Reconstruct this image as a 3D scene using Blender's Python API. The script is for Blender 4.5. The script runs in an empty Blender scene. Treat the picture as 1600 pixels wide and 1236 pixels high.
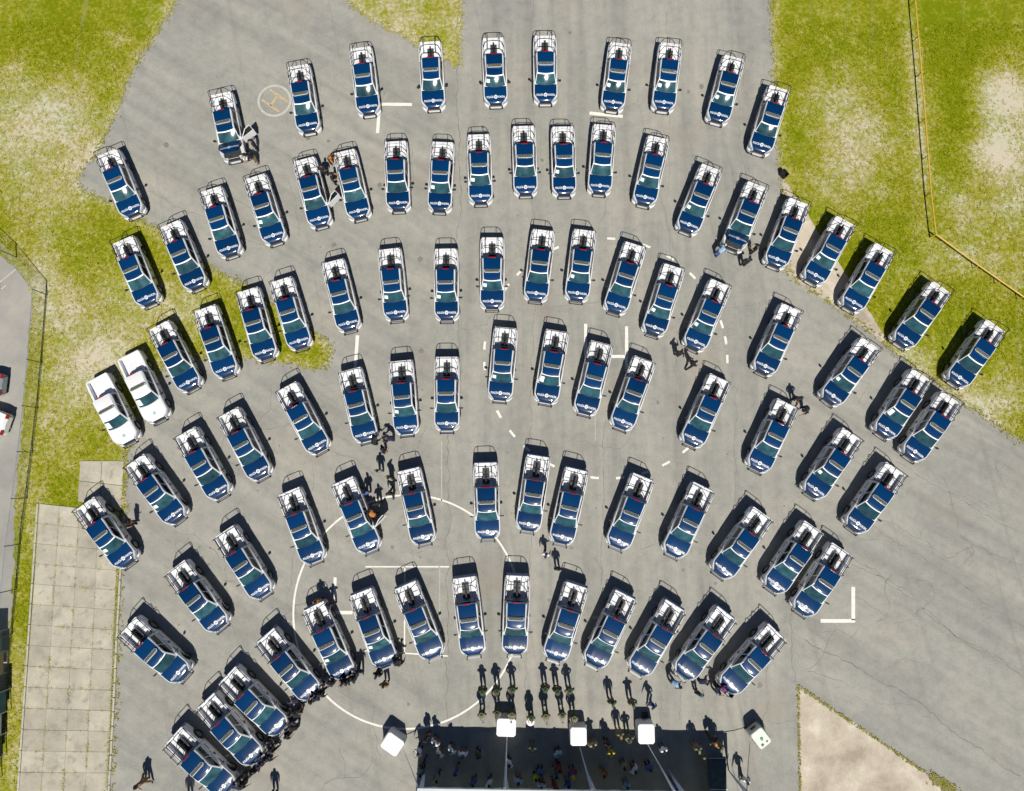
import bpy, bmesh, math, random
import numpy as np
from mathutils import Vector, Matrix, geometry
R = math.radians
random.seed(7); rng = np.random.default_rng(7)
scene = bpy.context.scene
C = scene.collection

# ------------------------------------------------------------------ camera, sky, sun, exposure
FPX, CAM_H, NADIR = 1067.0, 48.0, 125.0          # focal length in photo pixels, drone height, nadir below centre
TILT = math.atan(NADIR / FPX)
cam_d = bpy.data.cameras.new('drone_camera'); cam = bpy.data.objects.new('drone_camera', cam_d); C.objects.link(cam)
cam.location = (0, 0, CAM_H); cam.rotation_euler = (TILT, 0, 0)
cam_d.sensor_fit = 'HORIZONTAL'; cam_d.sensor_width = 36; cam_d.lens = 36 * FPX / 1600
cam_d.clip_start = 0.5; cam_d.clip_end = 3000
scene.camera = cam

SUN_EL, SHADOW_DX = 55.0, -0.13                    # elevation; shadows fall towards +Y and a little to -X
world = bpy.data.worlds.new('World'); scene.world = world; world.use_nodes = True
nt = world.node_tree; bg = nt.nodes['Background']
sky = nt.nodes.new('ShaderNodeTexSky'); sky.sky_type = 'NISHITA'; sky.sun_disc = False
sv = Vector((-SHADOW_DX, -1.0, 0)).normalized()    # horizontal direction towards the sun
sky.sun_elevation = R(SUN_EL); sky.sun_rotation = math.atan2(sv.x, sv.y)
sky.air_density = 1.0; sky.dust_density = 0.2; sky.ozone_density = 8.0; sky.altitude = 2300   # highland air
nt.links.new(sky.outputs[0], bg.inputs[0]); bg.inputs[1].default_value = 0.05
sun_d = bpy.data.lights.new('sun', 'SUN'); sun_d.energy = 5.0; sun_d.angle = R(0.53); sun_d.color = (1.0, 0.95, 0.86)
sun = bpy.data.objects.new('sun', sun_d); C.objects.link(sun); sun.location = (0, -30, 60)
tosun = Vector((sv.x * math.cos(R(SUN_EL)), sv.y * math.cos(R(SUN_EL)), math.sin(R(SUN_EL))))
sun.rotation_euler = tosun.to_track_quat('Z', 'Y').to_euler()
vs = scene.view_settings; vs.view_transform = 'Standard'; vs.look = 'None'; vs.gamma = 1; vs.exposure = 0.1
scene.cycles.max_bounces = 6

# ------------------------------------------------------------------ helpers
def at(x, y, z=0.0):
    """photo pixel -> world point at height z"""
    dx, dy, dz = (x - 800) / FPX, -(y - 618) / FPX, -1.0
    c, s = math.cos(TILT), math.sin(TILT)
    wy, wz = c * dy - s * dz, s * dy + c * dz
    k = (z - CAM_H) / wz
    return Vector((k * dx, k * wy, z))

class MB:
    def __init__(s): s.v = []; s.f = []; s.m = []
    def add(s, vs_, fs, m=0):
        o = len(s.v); s.v += [tuple(p) for p in vs_]; s.f += [tuple(i + o for i in f) for f in fs]; s.m += [m] * len(fs)
    def box(s, x0, x1, y0, y1, z0, z1, m=0):
        s.add([(x0,y0,z0),(x1,y0,z0),(x1,y1,z0),(x0,y1,z0),(x0,y0,z1),(x1,y0,z1),(x1,y1,z1),(x0,y1,z1)],
              [(3,2,1,0),(4,5,6,7),(0,1,5,4),(1,2,6,5),(2,3,7,6),(3,0,4,7)], m)
    def tube(s, pts, r, n=6, m=0, r1=None):
        pts = [Vector(p) for p in pts]; rings = []
        for i, p in enumerate(pts):
            d = (pts[min(i+1, len(pts)-1)] - pts[max(i-1, 0)]).normalized()
            a = d.cross(Vector((0,0,1)));
            if a.length < 1e-3: a = Vector((1,0,0))
            a.normalize(); b = d.cross(a)
            rr = r if r1 is None else r + (r1 - r) * i / (len(pts)-1)
            rings.append([p + a*rr*math.cos(2*math.pi*k/n) + b*rr*math.sin(2*math.pi*k/n) for k in range(n)])
        vv = [p for g in rings for p in g]; ff = []
        for i in range(len(pts)-1):
            for k in range(n):
                ff.append((i*n+k, i*n+(k+1)%n, (i+1)*n+(k+1)%n, (i+1)*n+k))
        ff.append(tuple(range(n-1, -1, -1))); ff.append(tuple((len(pts)-1)*n+k for k in range(n)))
        s.add(vv, ff, m)
    def grid(s, P, m=0, flip=False):
        nr, nc = len(P), len(P[0]); ff = []
        for i in range(nr-1):
            for j in range(nc-1):
                q = (i*nc+j, i*nc+j+1, (i+1)*nc+j+1, (i+1)*nc+j)
                ff.append(q[::-1] if flip else q)
        s.add([p for r in P for p in r], ff, m)
    def cyl(s, c, ax, r, h, n=20, m=0):
        a = Vector(ax).normalized(); s.tube([Vector(c)-a*h/2, Vector(c)+a*h/2], r, n, m)
    def mesh(s, name, mats, smooth=False):
        me = bpy.data.meshes.new(name); me.from_pydata(s.v, [], s.f)
        for m in (mats if isinstance(mats, (list, tuple)) else [mats]): me.materials.append(m)
        me.polygons.foreach_set('material_index', s.m)
        bm = bmesh.new(); bm.from_mesh(me); bmesh.ops.recalc_face_normals(bm, faces=bm.faces); bm.to_mesh(me); bm.free()
        if smooth: me.polygons.foreach_set('use_smooth', [True] * len(me.polygons))
        me.update(); return me
    def build(s, name, mats, parent=None, smooth=False):
        return link(name, s.mesh(name, mats, smooth), parent)

def link(name, data, parent=None, loc=None, rz=None):
    o = bpy.data.objects.new(name, data); C.objects.link(o)
    if parent: o.parent = parent
    if loc is not None: o.location = loc
    if rz is not None: o.rotation_euler = (0, 0, rz)
    return o
def tag(o, label=None, cat=None, group=None, kind=None):
    if label: o['label'] = label
    if cat: o['category'] = cat
    if group: o['group'] = group
    if kind: o['kind'] = kind
    return o
def copy_tree(o, parent=None, depth=0):
    c = o.copy(); C.objects.link(c); c.parent = parent
    for ch in o.children: copy_tree(ch, c)
    return c

# ------------------------------------------------------------------ materials
def mat(name, col, rough=0.6, metal=0.0, coat=0.0, spec=0.5, var=0.0, vscale=3.0, bump=0.0, bscale=60.0, alpha=1.0, trans=0.0, dirt=None):
    m = bpy.data.materials.new(name); m.use_nodes = True; n = m.node_tree.nodes; l = m.node_tree.links
    b = n['Principled BSDF']; b.inputs['Base Color'].default_value = (*col, 1); b.inputs['Roughness'].default_value = rough
    b.inputs['Metallic'].default_value = metal; b.inputs['Coat Weight'].default_value = coat; b.inputs['Coat Roughness'].default_value = 0.09
    b.inputs['Specular IOR Level'].default_value = spec; b.inputs['Alpha'].default_value = alpha; b.inputs['Transmission Weight'].default_value = trans
    if var:
        geo = n.new('ShaderNodeNewGeometry')
        t = n.new('ShaderNodeTexNoise'); t.inputs['Scale'].default_value = vscale; t.inputs['Detail'].default_value = 6
        l.new(geo.outputs['Position'], t.inputs['Vector'])
        mp = n.new('ShaderNodeMapRange'); mp.inputs[1].default_value = 0.3; mp.inputs[2].default_value = 0.7
        mp.inputs[3].default_value = 1 - var; mp.inputs[4].default_value = 1 + var; l.new(t.outputs[0], mp.inputs[0])
        mx = n.new('ShaderNodeMix'); mx.data_type = 'RGBA'; mx.blend_type = 'MULTIPLY'; mx.inputs[0].default_value = 1
        mx.inputs[6].default_value = (*col, 1); l.new(mp.outputs[0], mx.inputs[7]); l.new(mx.outputs[2], b.inputs['Base Color'])
    if bump:
        geo2 = n.new('ShaderNodeNewGeometry'); t2 = n.new('ShaderNodeTexNoise'); t2.inputs['Scale'].default_value = bscale; t2.inputs['Detail'].default_value = 4
        l.new(geo2.outputs['Position'], t2.inputs['Vector'])
        bp = n.new('ShaderNodeBump'); bp.inputs['Strength'].default_value = bump; bp.inputs['Distance'].default_value = 0.02
        l.new(t2.outputs[0], bp.inputs['Height']); l.new(bp.outputs[0], b.inputs['Normal'])
    return m
class NT:
    """small node-graph writer"""
    def __init__(s, name, rough=0.9):
        s.m = bpy.data.materials.new(name); s.m.use_nodes = True; s.n = s.m.node_tree.nodes; s.l = s.m.node_tree.links
        s.b = s.n['Principled BSDF']; s.b.inputs['Roughness'].default_value = rough; s.b.inputs['Specular IOR Level'].default_value = 0.25
        s.pos = s.n.new('ShaderNodeNewGeometry').outputs['Position']
    def mapping(s, rot=0, scale=(1,1,1), loc=(0,0,0)):
        r = s.n.new('ShaderNodeMapping'); r.inputs['Rotation'].default_value = (0,0,rot); s.l.new(s.pos, r.inputs[0])      # turn first, then stretch
        m = s.n.new('ShaderNodeMapping'); m.inputs['Scale'].default_value = scale
        m.inputs['Location'].default_value = loc; s.l.new(r.outputs[0], m.inputs[0]); return m.outputs[0]
    def noise(s, vec, scale, detail=5, rough=0.55, dist=0):
        t = s.n.new('ShaderNodeTexNoise'); t.inputs['Scale'].default_value = scale; t.inputs['Detail'].default_value = detail
        t.inputs['Roughness'].default_value = rough; t.inputs['Distortion'].default_value = dist; s.l.new(vec, t.inputs['Vector']); return t.outputs[0]
    def rng(s, v, a, b, c, d):
        m = s.n.new('ShaderNodeMapRange'); 
        for i, q in enumerate((a,b,c,d)): m.inputs[i+1].default_value = q
        s.l.new(v, m.inputs[0]); return m.outputs[0]
    def math(s, op, a, b):
        m = s.n.new('ShaderNodeMath'); m.operation = op
        for i, q in enumerate((a,b)):
            if isinstance(q, (int, float)): m.inputs[i].default_value = q
            else: s.l.new(q, m.inputs[i])
        return m.outputs[0]
    def mix(s, f, a, b, mode='MIX'):
        m = s.n.new('ShaderNodeMix'); m.data_type = 'RGBA'; m.blend_type = mode
        for i, q in ((0,f),(6,a),(7,b)):
            if isinstance(q, tuple): m.inputs[i].default_value = (*q, 1)
            elif isinstance(q, (int, float)): m.inputs[i].default_value = q
            else: s.l.new(q, m.inputs[i])
        return m.outputs[2]
    def ramp(s, f, stops):
        r = s.n.new('ShaderNodeValToRGB'); e = r.color_ramp.elements
        while len(e) < len(stops): e.new(0.5)
        for q, (p, c) in zip(e, stops): q.position = p; q.color = (*c, 1)
        s.l.new(f, r.inputs[0]); return r.outputs[0]
    def attr(s, name):
        a = s.n.new('ShaderNodeAttribute'); a.attribute_name = name; return a.outputs['Fac']
    def bump(s, h, strength, dist):
        b = s.n.new('ShaderNodeBump'); b.inputs['Strength'].default_value = strength; b.inputs['Distance'].default_value = dist
        s.l.new(h, b.inputs['Height']); s.l.new(b.outputs[0], s.b.inputs['Normal'])
    def out(s, c): s.l.new(c, s.b.inputs['Base Color']); return s.m

def per_object(m, lo, hi):
    n = m.node_tree.nodes; l = m.node_tree.links; b = n['Principled BSDF']; src = b.inputs['Base Color'].links[0].from_socket
    oi = n.new('ShaderNodeObjectInfo'); mp = n.new('ShaderNodeMapRange'); mp.inputs[3].default_value = lo; mp.inputs[4].default_value = hi; l.new(oi.outputs['Random'], mp.inputs[0])
    mx = n.new('ShaderNodeMix'); mx.data_type = 'RGBA'; mx.blend_type = 'MULTIPLY'; mx.inputs[0].default_value = 1; l.new(src, mx.inputs[6]); l.new(mp.outputs[0], mx.inputs[7]); l.new(mx.outputs[2], b.inputs['Base Color'])
M = {}
M['white_paint'] = mat('white_paint', (0.72,0.73,0.74), 0.28, coat=0.5, var=0.04, vscale=0.7)
M['blue_paint'] = mat('blue_paint', (0.0005,0.028,0.098), 0.34, coat=0.8, spec=0.09, var=0.10, vscale=0.5)
M['bed_paint'] = mat('bed_paint', (0.72,0.73,0.75), 0.38, var=0.10, vscale=2.2)
M['windshield'] = mat('windshield', (0.022,0.068,0.080), 0.06, spec=1.0, var=0.45, vscale=2.2)
M['side_glass'] = mat('side_glass', (0.010,0.013,0.014), 0.05, spec=0.6)
M['black_steel'] = mat('black_steel', (0.012,0.013,0.015), 0.4)
M['black_plastic'] = mat('black_plastic', (0.018,0.019,0.021), 0.6)
M['rubber'] = mat('rubber', (0.02,0.02,0.021), 0.85)
M['rim'] = mat('rim', (0.42,0.43,0.45), 0.35, metal=0.8)
M['chrome'] = mat('chrome', (0.75,0.76,0.78), 0.22, metal=0.9)
M['red_lens'] = mat('red_lens', (0.30,0.006,0.008), 0.2, coat=0.5)
M['clear_lens'] = mat('clear_lens', (0.40,0.42,0.44), 0.12, coat=0.8, spec=0.8)
M['bar_lens'] = mat('bar_lens', (0.12,0.125,0.105), 0.25, coat=0.5)
M['bar_module'] = mat('bar_module', (0.075,0.075,0.055), 0.3, coat=0.4)
M['bar_rim'] = mat('bar_rim', (0.56,0.58,0.56), 0.3, coat=0.4)
M['decal_white'] = mat('decal_white', (0.80,0.81,0.82), 0.4)
M['decal_blue'] = mat('decal_blue', (0.02,0.035,0.08), 0.4)
M['decal_green'] = mat('decal_green', (0.05,0.25,0.20), 0.4)
M['paper'] = mat('paper', (0.80,0.84,0.82), 0.5)
M['seat_vinyl'] = mat('seat_vinyl', (0.045,0.05,0.055), 0.5, var=0.2, vscale=8)
M['seat_black'] = mat('seat_black', (0.010,0.012,0.014), 0.55)
M['engine'] = mat('engine', (0.035,0.036,0.04), 0.5, var=0.6, vscale=9)
M['door_trim'] = mat('door_trim', (0.10,0.11,0.11), 0.6)
M['concrete_kerb'] = mat('concrete_kerb', (0.42,0.40,0.35), 0.9, var=0.15, vscale=3, bump=0.3)
M['marking'] = mat('marking', (0.72,0.70,0.64), 0.85, var=0.12, vscale=5, bump=0.2)
M['marking_worn'] = mat('marking_worn', (0.44,0.44,0.39), 0.9, var=0.12, vscale=6)
M['marking_faint'] = mat('marking_faint', (0.40,0.385,0.34), 0.9, var=0.15, vscale=6)
M['marking_ochre'] = mat('marking_ochre', (0.46,0.36,0.21), 0.9, var=0.18, vscale=6)
M['crack'] = mat('crack', (0.185,0.178,0.155), 0.95, var=0.25, vscale=2)
M['yellow_pipe'] = mat('yellow_pipe', (0.58,0.38,0.05), 0.5, var=0.12, vscale=4)
M['galvanised'] = mat('galvanised', (0.36,0.40,0.42), 0.45, metal=0.4, var=0.1)
M['fence_post'] = mat('fence_post', (0.05,0.075,0.06), 0.6)
M['canvas'] = mat('canvas', (0.74,0.78,0.78), 0.75, var=0.04, vscale=1.2)
M['canvas_leg'] = mat('canvas_leg', (0.66,0.68,0.74), 0.8)
M['strap'] = mat('strap', (0.62,0.63,0.66), 0.8)
M['rope'] = mat('rope', (0.30,0.25,0.10), 0.9)
M['mesh_curtain'] = mat('mesh_curtain', (0.012,0.02,0.025), 0.9)
M['tank'] = mat('tank', (0.62,0.66,0.58), 0.4, var=0.05, vscale=3)
M['cover'] = mat('cover', (0.80,0.79,0.78), 0.8, var=0.05, vscale=3)

per_object(M['blue_paint'], 0.85, 1.2); per_object(M['bed_paint'], 0.9, 1.05); per_object(M['windshield'], 0.75, 1.3)
# asphalt: grey, streaked along the lanes, mottled
a = NT('asphalt', 0.92)
lane = a.noise(a.mapping(scale=(0.9,0.045,1)), 1.0, 4)
diag = a.noise(a.mapping(rot=R(31), scale=(0.05,0.8,1)), 1.0, 4)
sx = a.n.new('ShaderNodeSeparateXYZ'); a.l.new(a.pos, sx.inputs[0])
band = a.math('MULTIPLY', a.rng(sx.outputs[0], -6.5, -3.5, 0, 1), a.rng(sx.outputs[0], 17.5, 20, 1, 0))
streak = a.math('ADD', a.math('MULTIPLY', lane, band), a.math('MULTIPLY', diag, a.math('SUBTRACT', 1.0, band)))
col = a.ramp(streak, [(0.36,(0.254,0.250,0.228)),(0.50,(0.290,0.286,0.258)),(0.65,(0.322,0.314,0.280))])
blot = a.noise(a.pos, 0.16, 5, 0.6)
col = a.mix(0.85, col, a.ramp(blot, [(0.30,(0.86,0.87,0.88)),(0.5,(1,1,1)),(0.72,(1.09,1.07,1.02))]), 'MULTIPLY')
stain = a.noise(a.mapping(loc=(13,4,0)), 0.42, 4, 0.6)
col = a.mix(a.rng(stain, 0.64, 0.80, 0, 0.45), col, (0.19,0.175,0.15))
grain = a.noise(a.pos, 14, 6, 0.7)
col = a.mix(0.9, col, a.ramp(grain, [(0.36,(0.87,0.87,0.87)),(0.5,(1,1,1)),(0.64,(1.12,1.12,1.12))]), 'MULTIPLY')
patchy = a.noise(a.mapping(loc=(2,17,0)), 1.3, 6, 0.7); col = a.mix(1.0, col, a.ramp(patchy, [(0.34,(0.88,0.88,0.89)),(0.5,(1,1,1)),(0.66,(1.09,1.08,1.05))]), 'MULTIPLY')
tyre = a.noise(a.mapping(rot=R(-12), scale=(1.6,0.035,1), loc=(3,0,0)), 1.0, 3); col = a.mix(a.rng(tyre, 0.60, 0.72, 0, 0.22), col, (0.15,0.145,0.13))
red = a.noise(a.mapping(loc=(40,22,0)), 0.22, 4, 0.6); col = a.mix(a.rng(red, 0.58, 0.72, 0, 0.4), col, (0.275,0.235,0.185))
a.bump(grain, 0.35, 0.02); M['asphalt'] = a.out(col)
# older, bluer asphalt of the left lot
a = NT('lot_paving', 0.92)
col = a.ramp(a.noise(a.pos, 0.35, 6, 0.65), [(0.3,(0.25,0.245,0.225)),(0.5,(0.31,0.30,0.275)),(0.7,(0.37,0.35,0.31))])
g = a.noise(a.pos, 12, 5, 0.7); a.bump(g, 0.3, 0.02)
M['lot_paving'] = a.out(a.mix(0.7, col, a.ramp(g, [(0.3,(0.88,0.88,0.88)),(0.7,(1.1,1.1,1.1))]), 'MULTIPLY'))
# bare sandy concrete
a = NT('sandy_concrete', 0.95)
col = a.ramp(a.noise(a.pos, 0.5, 7, 0.65), [(0.34,(0.33,0.285,0.225)),(0.45,(0.43,0.375,0.30)),(0.56,(0.50,0.445,0.36)),(0.66,(0.60,0.545,0.455))])
g = a.noise(a.pos, 9, 6, 0.7); a.bump(g, 0.4, 0.03)
M['sandy_concrete'] = a.out(a.mix(0.8, col, a.ramp(g, [(0.3,(0.86,0.85,0.84)),(0.7,(1.1,1.1,1.1))]), 'MULTIPLY'))
# footpath slabs
def slab_mat(nm, k):
    a = NT(nm, 0.95)
    col = a.ramp(a.noise(a.pos, 0.7, 7, 0.68), [(0.30,(0.26*k,0.245*k,0.20*k)),(0.44,(0.36*k,0.335*k,0.27*k)),(0.58,(0.415*k,0.385*k,0.31*k)),(0.72,(0.46*k,0.43*k,0.355*k))])
    st = a.noise(a.mapping(loc=(5,9,0)), 1.6, 4); col = a.mix(a.rng(st, 0.56, 0.70, 0, 0.6), col, (0.22,0.205,0.165)); big = a.noise(a.mapping(loc=(1,2,0)), 0.25, 5, 0.65); col = a.mix(a.rng(big, 0.5, 0.7, 0, 0.5), col, (0.27,0.255,0.21))
    g = a.noise(a.pos, 11, 6, 0.7); a.bump(g, 0.4, 0.02)
    return a.out(a.mix(0.8, col, a.ramp(g, [(0.3,(0.88,0.88,0.87)),(0.7,(1.1,1.1,1.1))]), 'MULTIPLY'))
SLAB = [slab_mat('slab_concrete', 1.08), slab_mat('slab_concrete_grey', 0.98), slab_mat('slab_concrete_pale', 1.16)]
# turf: from lush to bare by the surface's own dryness map
LUSH, MIDG, DRYG, SAND = (0.160,0.190,0.004), (0.272,0.262,0.022), (0.375,0.34,0.155), (0.54,0.48,0.37)
a = NT('turf', 1.0); a.b.inputs['Specular IOR Level'].default_value = 0.0
dry = a.attr('dry')
n1 = a.noise(a.pos, 0.9, 6, 0.65); n2 = a.noise(a.pos, 3.6, 5, 0.7); n3 = a.noise(a.pos, 11, 4, 0.7)
f = a.math('ADD', dry, a.math('ADD', a.rng(n1, 0.35, 0.65, -0.22, 0.22), a.math('ADD', a.rng(n2, 0.35, 0.65, -0.22, 0.22), a.rng(n3, 0.35, 0.65, -0.14, 0.14))))
col = a.ramp(f, [(0.02,LUSH),(0.36,MIDG),(0.66,DRYG),(1.0,SAND)])
hue = a.noise(a.mapping(loc=(31,7,0)), 0.28, 3)
col = a.mix(a.rng(hue, 0.4, 0.7, 0, 0.35), col, a.mix(1.0, col, (0.72,1.04,0.9), 'MULTIPLY'))
track = a.noise(a.mapping(rot=R(-84), scale=(0.05,1.5,1), loc=(7,0,0)), 1.0, 4); col = a.mix(a.rng(track, 0.60, 0.74, 0, 0.35), col, (0.42,0.38,0.24))
spk = a.noise(a.mapping(loc=(3,3,0)), 7.5, 3, 0.6); col = a.mix(a.rng(spk, 0.62, 0.74, 0, 0.38), col, (0.47,0.43,0.27))
dk = a.noise(a.mapping(loc=(9,13,0)), 6.0, 3, 0.6); col = a.mix(a.rng(dk, 0.62, 0.74, 0, 0.5), col, a.mix(1.0, col, (0.74,0.78,0.72), 'MULTIPLY'))
a.bump(n3, 0.8, 0.06); M['turf'] = a.out(col)
a = NT('grass_blades', 1.0); a.b.inputs['Specular IOR Level'].default_value = 0.0
dry = a.attr('dry'); n1 = a.noise(a.pos, 3.0, 5, 0.7)
col = a.ramp(a.math('ADD', dry, a.rng(n1, 0.3, 0.7, -0.32, 0.32)), [(0.1,(0.17,0.195,0.004)),(0.5,(0.285,0.27,0.02)),(0.85,(0.40,0.36,0.17))])
tn = a.attr('tone'); M['grass_blades'] = a.out(a.mix(1.0, col, a.ramp(tn, [(0.0,(0.66,0.72,0.66)),(0.5,(1,1,1)),(1.0,(1.4,1.34,1.45))]), 'MULTIPLY'))

# ------------------------------------------------------------------ outlines (photo pixels, laid on the ground)
ASPHALT = [(290,-60),(277,0),(262,22),(250,45),(235,67),(222,86),(210,105),(203,122),(195,140),(189,156),(185,170),(178,184),(172,195),(166,212),(150,240),(133,258),(124,273),(122,286),(131,297),
 (150,306),(175,320),(206,338),(240,355),(284,385),(332,417),(372,442),(420,468),(462,496),(492,520),(508,532),(517,545),(517,560),(510,572),(494,577),(462,570),(435,566),(404,562),(382,560),(350,560),(317,559),(285,562),(258,570),(246,590),(240,622),(222,655),(205,690),(197,718),
 (195,800),(190,860),(187,930),(183,1000),(179,1090),(173,1180),(168,1300),(160,1480),(1250,1480),(2100,1480),(2100,990),(1760,786),(1660,726),(1600,690),(1562,668),(1532,648),(1502,625),(1475,606),(1440,582),(1412,560),(1385,537),(1310,482),(1270,455),(1250,442),(1228,424),(1226,360),(1224,300),(1220,276),(1216,230),(1213,180),(1211,130),(1208,70),(1205,0),(1203,-60),
 (722,-60),(721,0),(719,40),(718,70),(716,100),(711,106),(699,95),(672,82),(645,65),(617,50),(590,36),(565,20),(540,0),(500,-60)]
LOT = [(-400,330),(0,395),(20,415),(40,440),(50,470),(42,560),(36,640),(30,720),(22,800),(22,880),(16,960),(8,1060),(0,1180),(-6,1300),(-400,1300)]
SANDT = [(1221,279),(1226,283),(1240,303),(1262,332),(1275,358),(1292,384),(1310,410),(1336,452),(1357,485),(1386,533),(1384,538),(1340,505),(1310,482),(1270,455),(1250,442),(1227,424),(1224,350)]
SANDB = [(1247,1071),(1280,1093),(1330,1127),(1385,1166),(1440,1203),(1490,1238),(1560,1290),(1252,1290),(1250,1180),(1248,1120)]

def densify(px, step=0.35, jit=0.05, seed=1):
    rr = random.Random(seed); w = [at(*p) for p in px]; o = []
    for i, p in enumerate(w):
        q = w[(i+1) % len(w)]; n = max(1, int((q-p).length / step))
        for k in range(n):
            v = p.lerp(q, k / n); o.append(Vector((v.x + rr.uniform(-jit, jit), v.y + rr.uniform(-jit, jit), 0)))
    return o
def sheet(name, pts, z, m, parent=None):
    tris = geometry.tessellate_polygon([pts])
    b = MB(); b.add([(p.x, p.y, z) for p in pts], [tuple(t) for t in tris])
    o = b.build(name, m, parent)
    me = o.data; bm = bmesh.new(); bm.from_mesh(me)
    for f_ in bm.faces:
        if f_.normal.z < 0: f_.normal_flip()
    bm.to_mesh(me); bm.free(); return o
def inside(pts, X, Y):
    r = np.zeros(X.shape, bool); n = len(pts)
    for i in range(n):
        a_, b_ = pts[i], pts[(i+1) % n]
        if abs(a_.y - b_.y) < 1e-9: continue
        c_ = ((a_.y > Y) != (b_.y > Y)) & (X < (b_.x - a_.x) * (Y - a_.y) / (b_.y - a_.y) + a_.x); r ^= c_
    return r

# dryness of the turf: soft patches read off the photograph (px, py, rx, ry, amount)
PATCH = [(40,200,75,70,.62),(120,170,50,60,.38),(60,310,80,60,.36),(150,250,50,50,.3),(20,120,30,40,.3),(180,60,40,25,.25),(300,15,40,20,.2),
 (1310,160,55,55,.42),(1345,215,60,45,.40),(1320,280,70,50,.38),(1570,150,55,45,.95),(1560,235,65,45,.85),(1590,320,60,50,.5),(1440,250,18,160,.35),(1425,80,14,110,.35),(1500,320,25,50,.45),(1520,400,60,30,.35),(1580,430,60,30,.3),(1450,440,40,30,.22),
 (120,590,75,80,.42),(100,480,60,60,.30),(90,680,45,60,.22),(190,480,60,60,.25),(260,470,50,40,.40),(60,440,40,60,.45),(300,500,60,40,.25),(170,560,50,40,.40),(30,760,30,60,.3),(55,830,20,60,.25),(640,30,50,30,.45),(700,60,20,60,.3),(620,-20,80,40,.4),
 (25,1060,30,60,.35),(20,1190,30,60,.30),(1480,640,80,30,.35),(1560,620,60,40,.4),(1430,560,40,30,.3),(440,500,60,40,.05)]
LUSHP = [(1500,150,30,100,.36),(1490,40,90,60,.2),(1500,260,30,60,.2),(130,20,60,50,.15),(60,70,60,40,.1),(1480,460,60,50,.1),(1290,420,60,60,.1),(1240,150,25,90,.1),(60,940,20,70,.15)]
EDGE = np.zeros((0,2))
def dryness(X, Y):
    d = np.full(X.shape, 0.20)
    for L, sg in ((PATCH, 1), (LUSHP, -1)):
        for px, py, rx, ry, am in L:
            c_ = at(px, py); k = 48 / FPX
            q = ((X - c_.x) / (rx * k * 1.05)) ** 2 + ((Y - c_.y) / (ry * k * 1.05)) ** 2
            d = d + sg * am * np.exp(-q)
    d = d + 0.07 * np.sin(X * 0.9 + 1.7 * np.sin(Y * 0.31)) * np.sin(Y * 0.8 + 2 * np.sin(X * 0.23))
    if len(EDGE):
        dm = np.full(X.shape, 99.0); fx, fy = X.ravel(), Y.ravel(); dmr = dm.ravel()
        near = np.where((np.abs(fx) < 45) & (np.abs(fy) < 45))[0]
        for c0 in range(0, len(near), 4000):
            ii = near[c0:c0+4000]; dmr[ii] = np.sqrt(((fx[ii,None]-EDGE[None,:,0])**2 + (fy[ii,None]-EDGE[None,:,1])**2).min(1))
        dm = dmr.reshape(X.shape); d = d + 0.42*np.exp(-(dm/0.55)**1.5)
    return np.clip(d, 0, 1.15)

apts = densify(ASPHALT, 0.22, 0.10, 3); lpts = densify(LOT, 0.3, 0.12, 4)
EDGE = np.array([(p.x, p.y) for p in apts[::2] if abs(p.x) < 46 and abs(p.y) < 46])
# ------------------------------------------------------------------ ground
fine = np.arange(-44, 44.01, 0.45)
xs = np.concatenate([np.array([-600,-300,-150,-80,-55]), fine, np.array([55,80,150,300,600])])
GX, GY = np.meshgrid(xs, xs)
n = len(xs); V = np.stack([GX.ravel(), GY.ravel(), np.zeros(n*n)], 1)
idx = np.arange(n*n).reshape(n, n)
F = np.stack([idx[:-1,:-1].ravel(), idx[:-1,1:].ravel(), idx[1:,1:].ravel(), idx[1:,:-1].ravel()], 1)
me = bpy.data.meshes.new('ground'); me.from_pydata(V.tolist(), [], F.tolist()); me.materials.append(M['turf'])
at_ = me.attributes.new('dry', 'FLOAT', 'POINT'); at_.data.foreach_set('value', dryness(V[:,0], V[:,1]).astype(np.float32))
ground = link('ground', me); tag(ground, 'patchy yellow green turf with bare dry spots around the apron', 'ground', kind='structure')
lot = sheet('parking_lot', lpts, 0.006, M['lot_paving']); tag(lot, 'worn grey paving of the parking lot behind the wire fence', 'paving', kind='structure')
apron = sheet('asphalt_apron', apts, 0.010, M['asphalt']); tag(apron, 'weathered grey asphalt apron with cracks and seams', 'asphalt', kind='structure')
sand_t = sheet('concrete_strip', densify(SANDT, 0.4, 0.06, 5), 0.016, M['sandy_concrete']); tag(sand_t, 'beige sandy concrete wedge beside the asphalt under parked pickups', 'concrete', kind='structure')
sand_b = sheet('concrete_pad', densify(SANDB, 0.4, 0.06, 6), 0.016, M['sandy_concrete']); tag(sand_b, 'pale triangular concrete pad with weedy edges', 'concrete', kind='structure')

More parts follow.
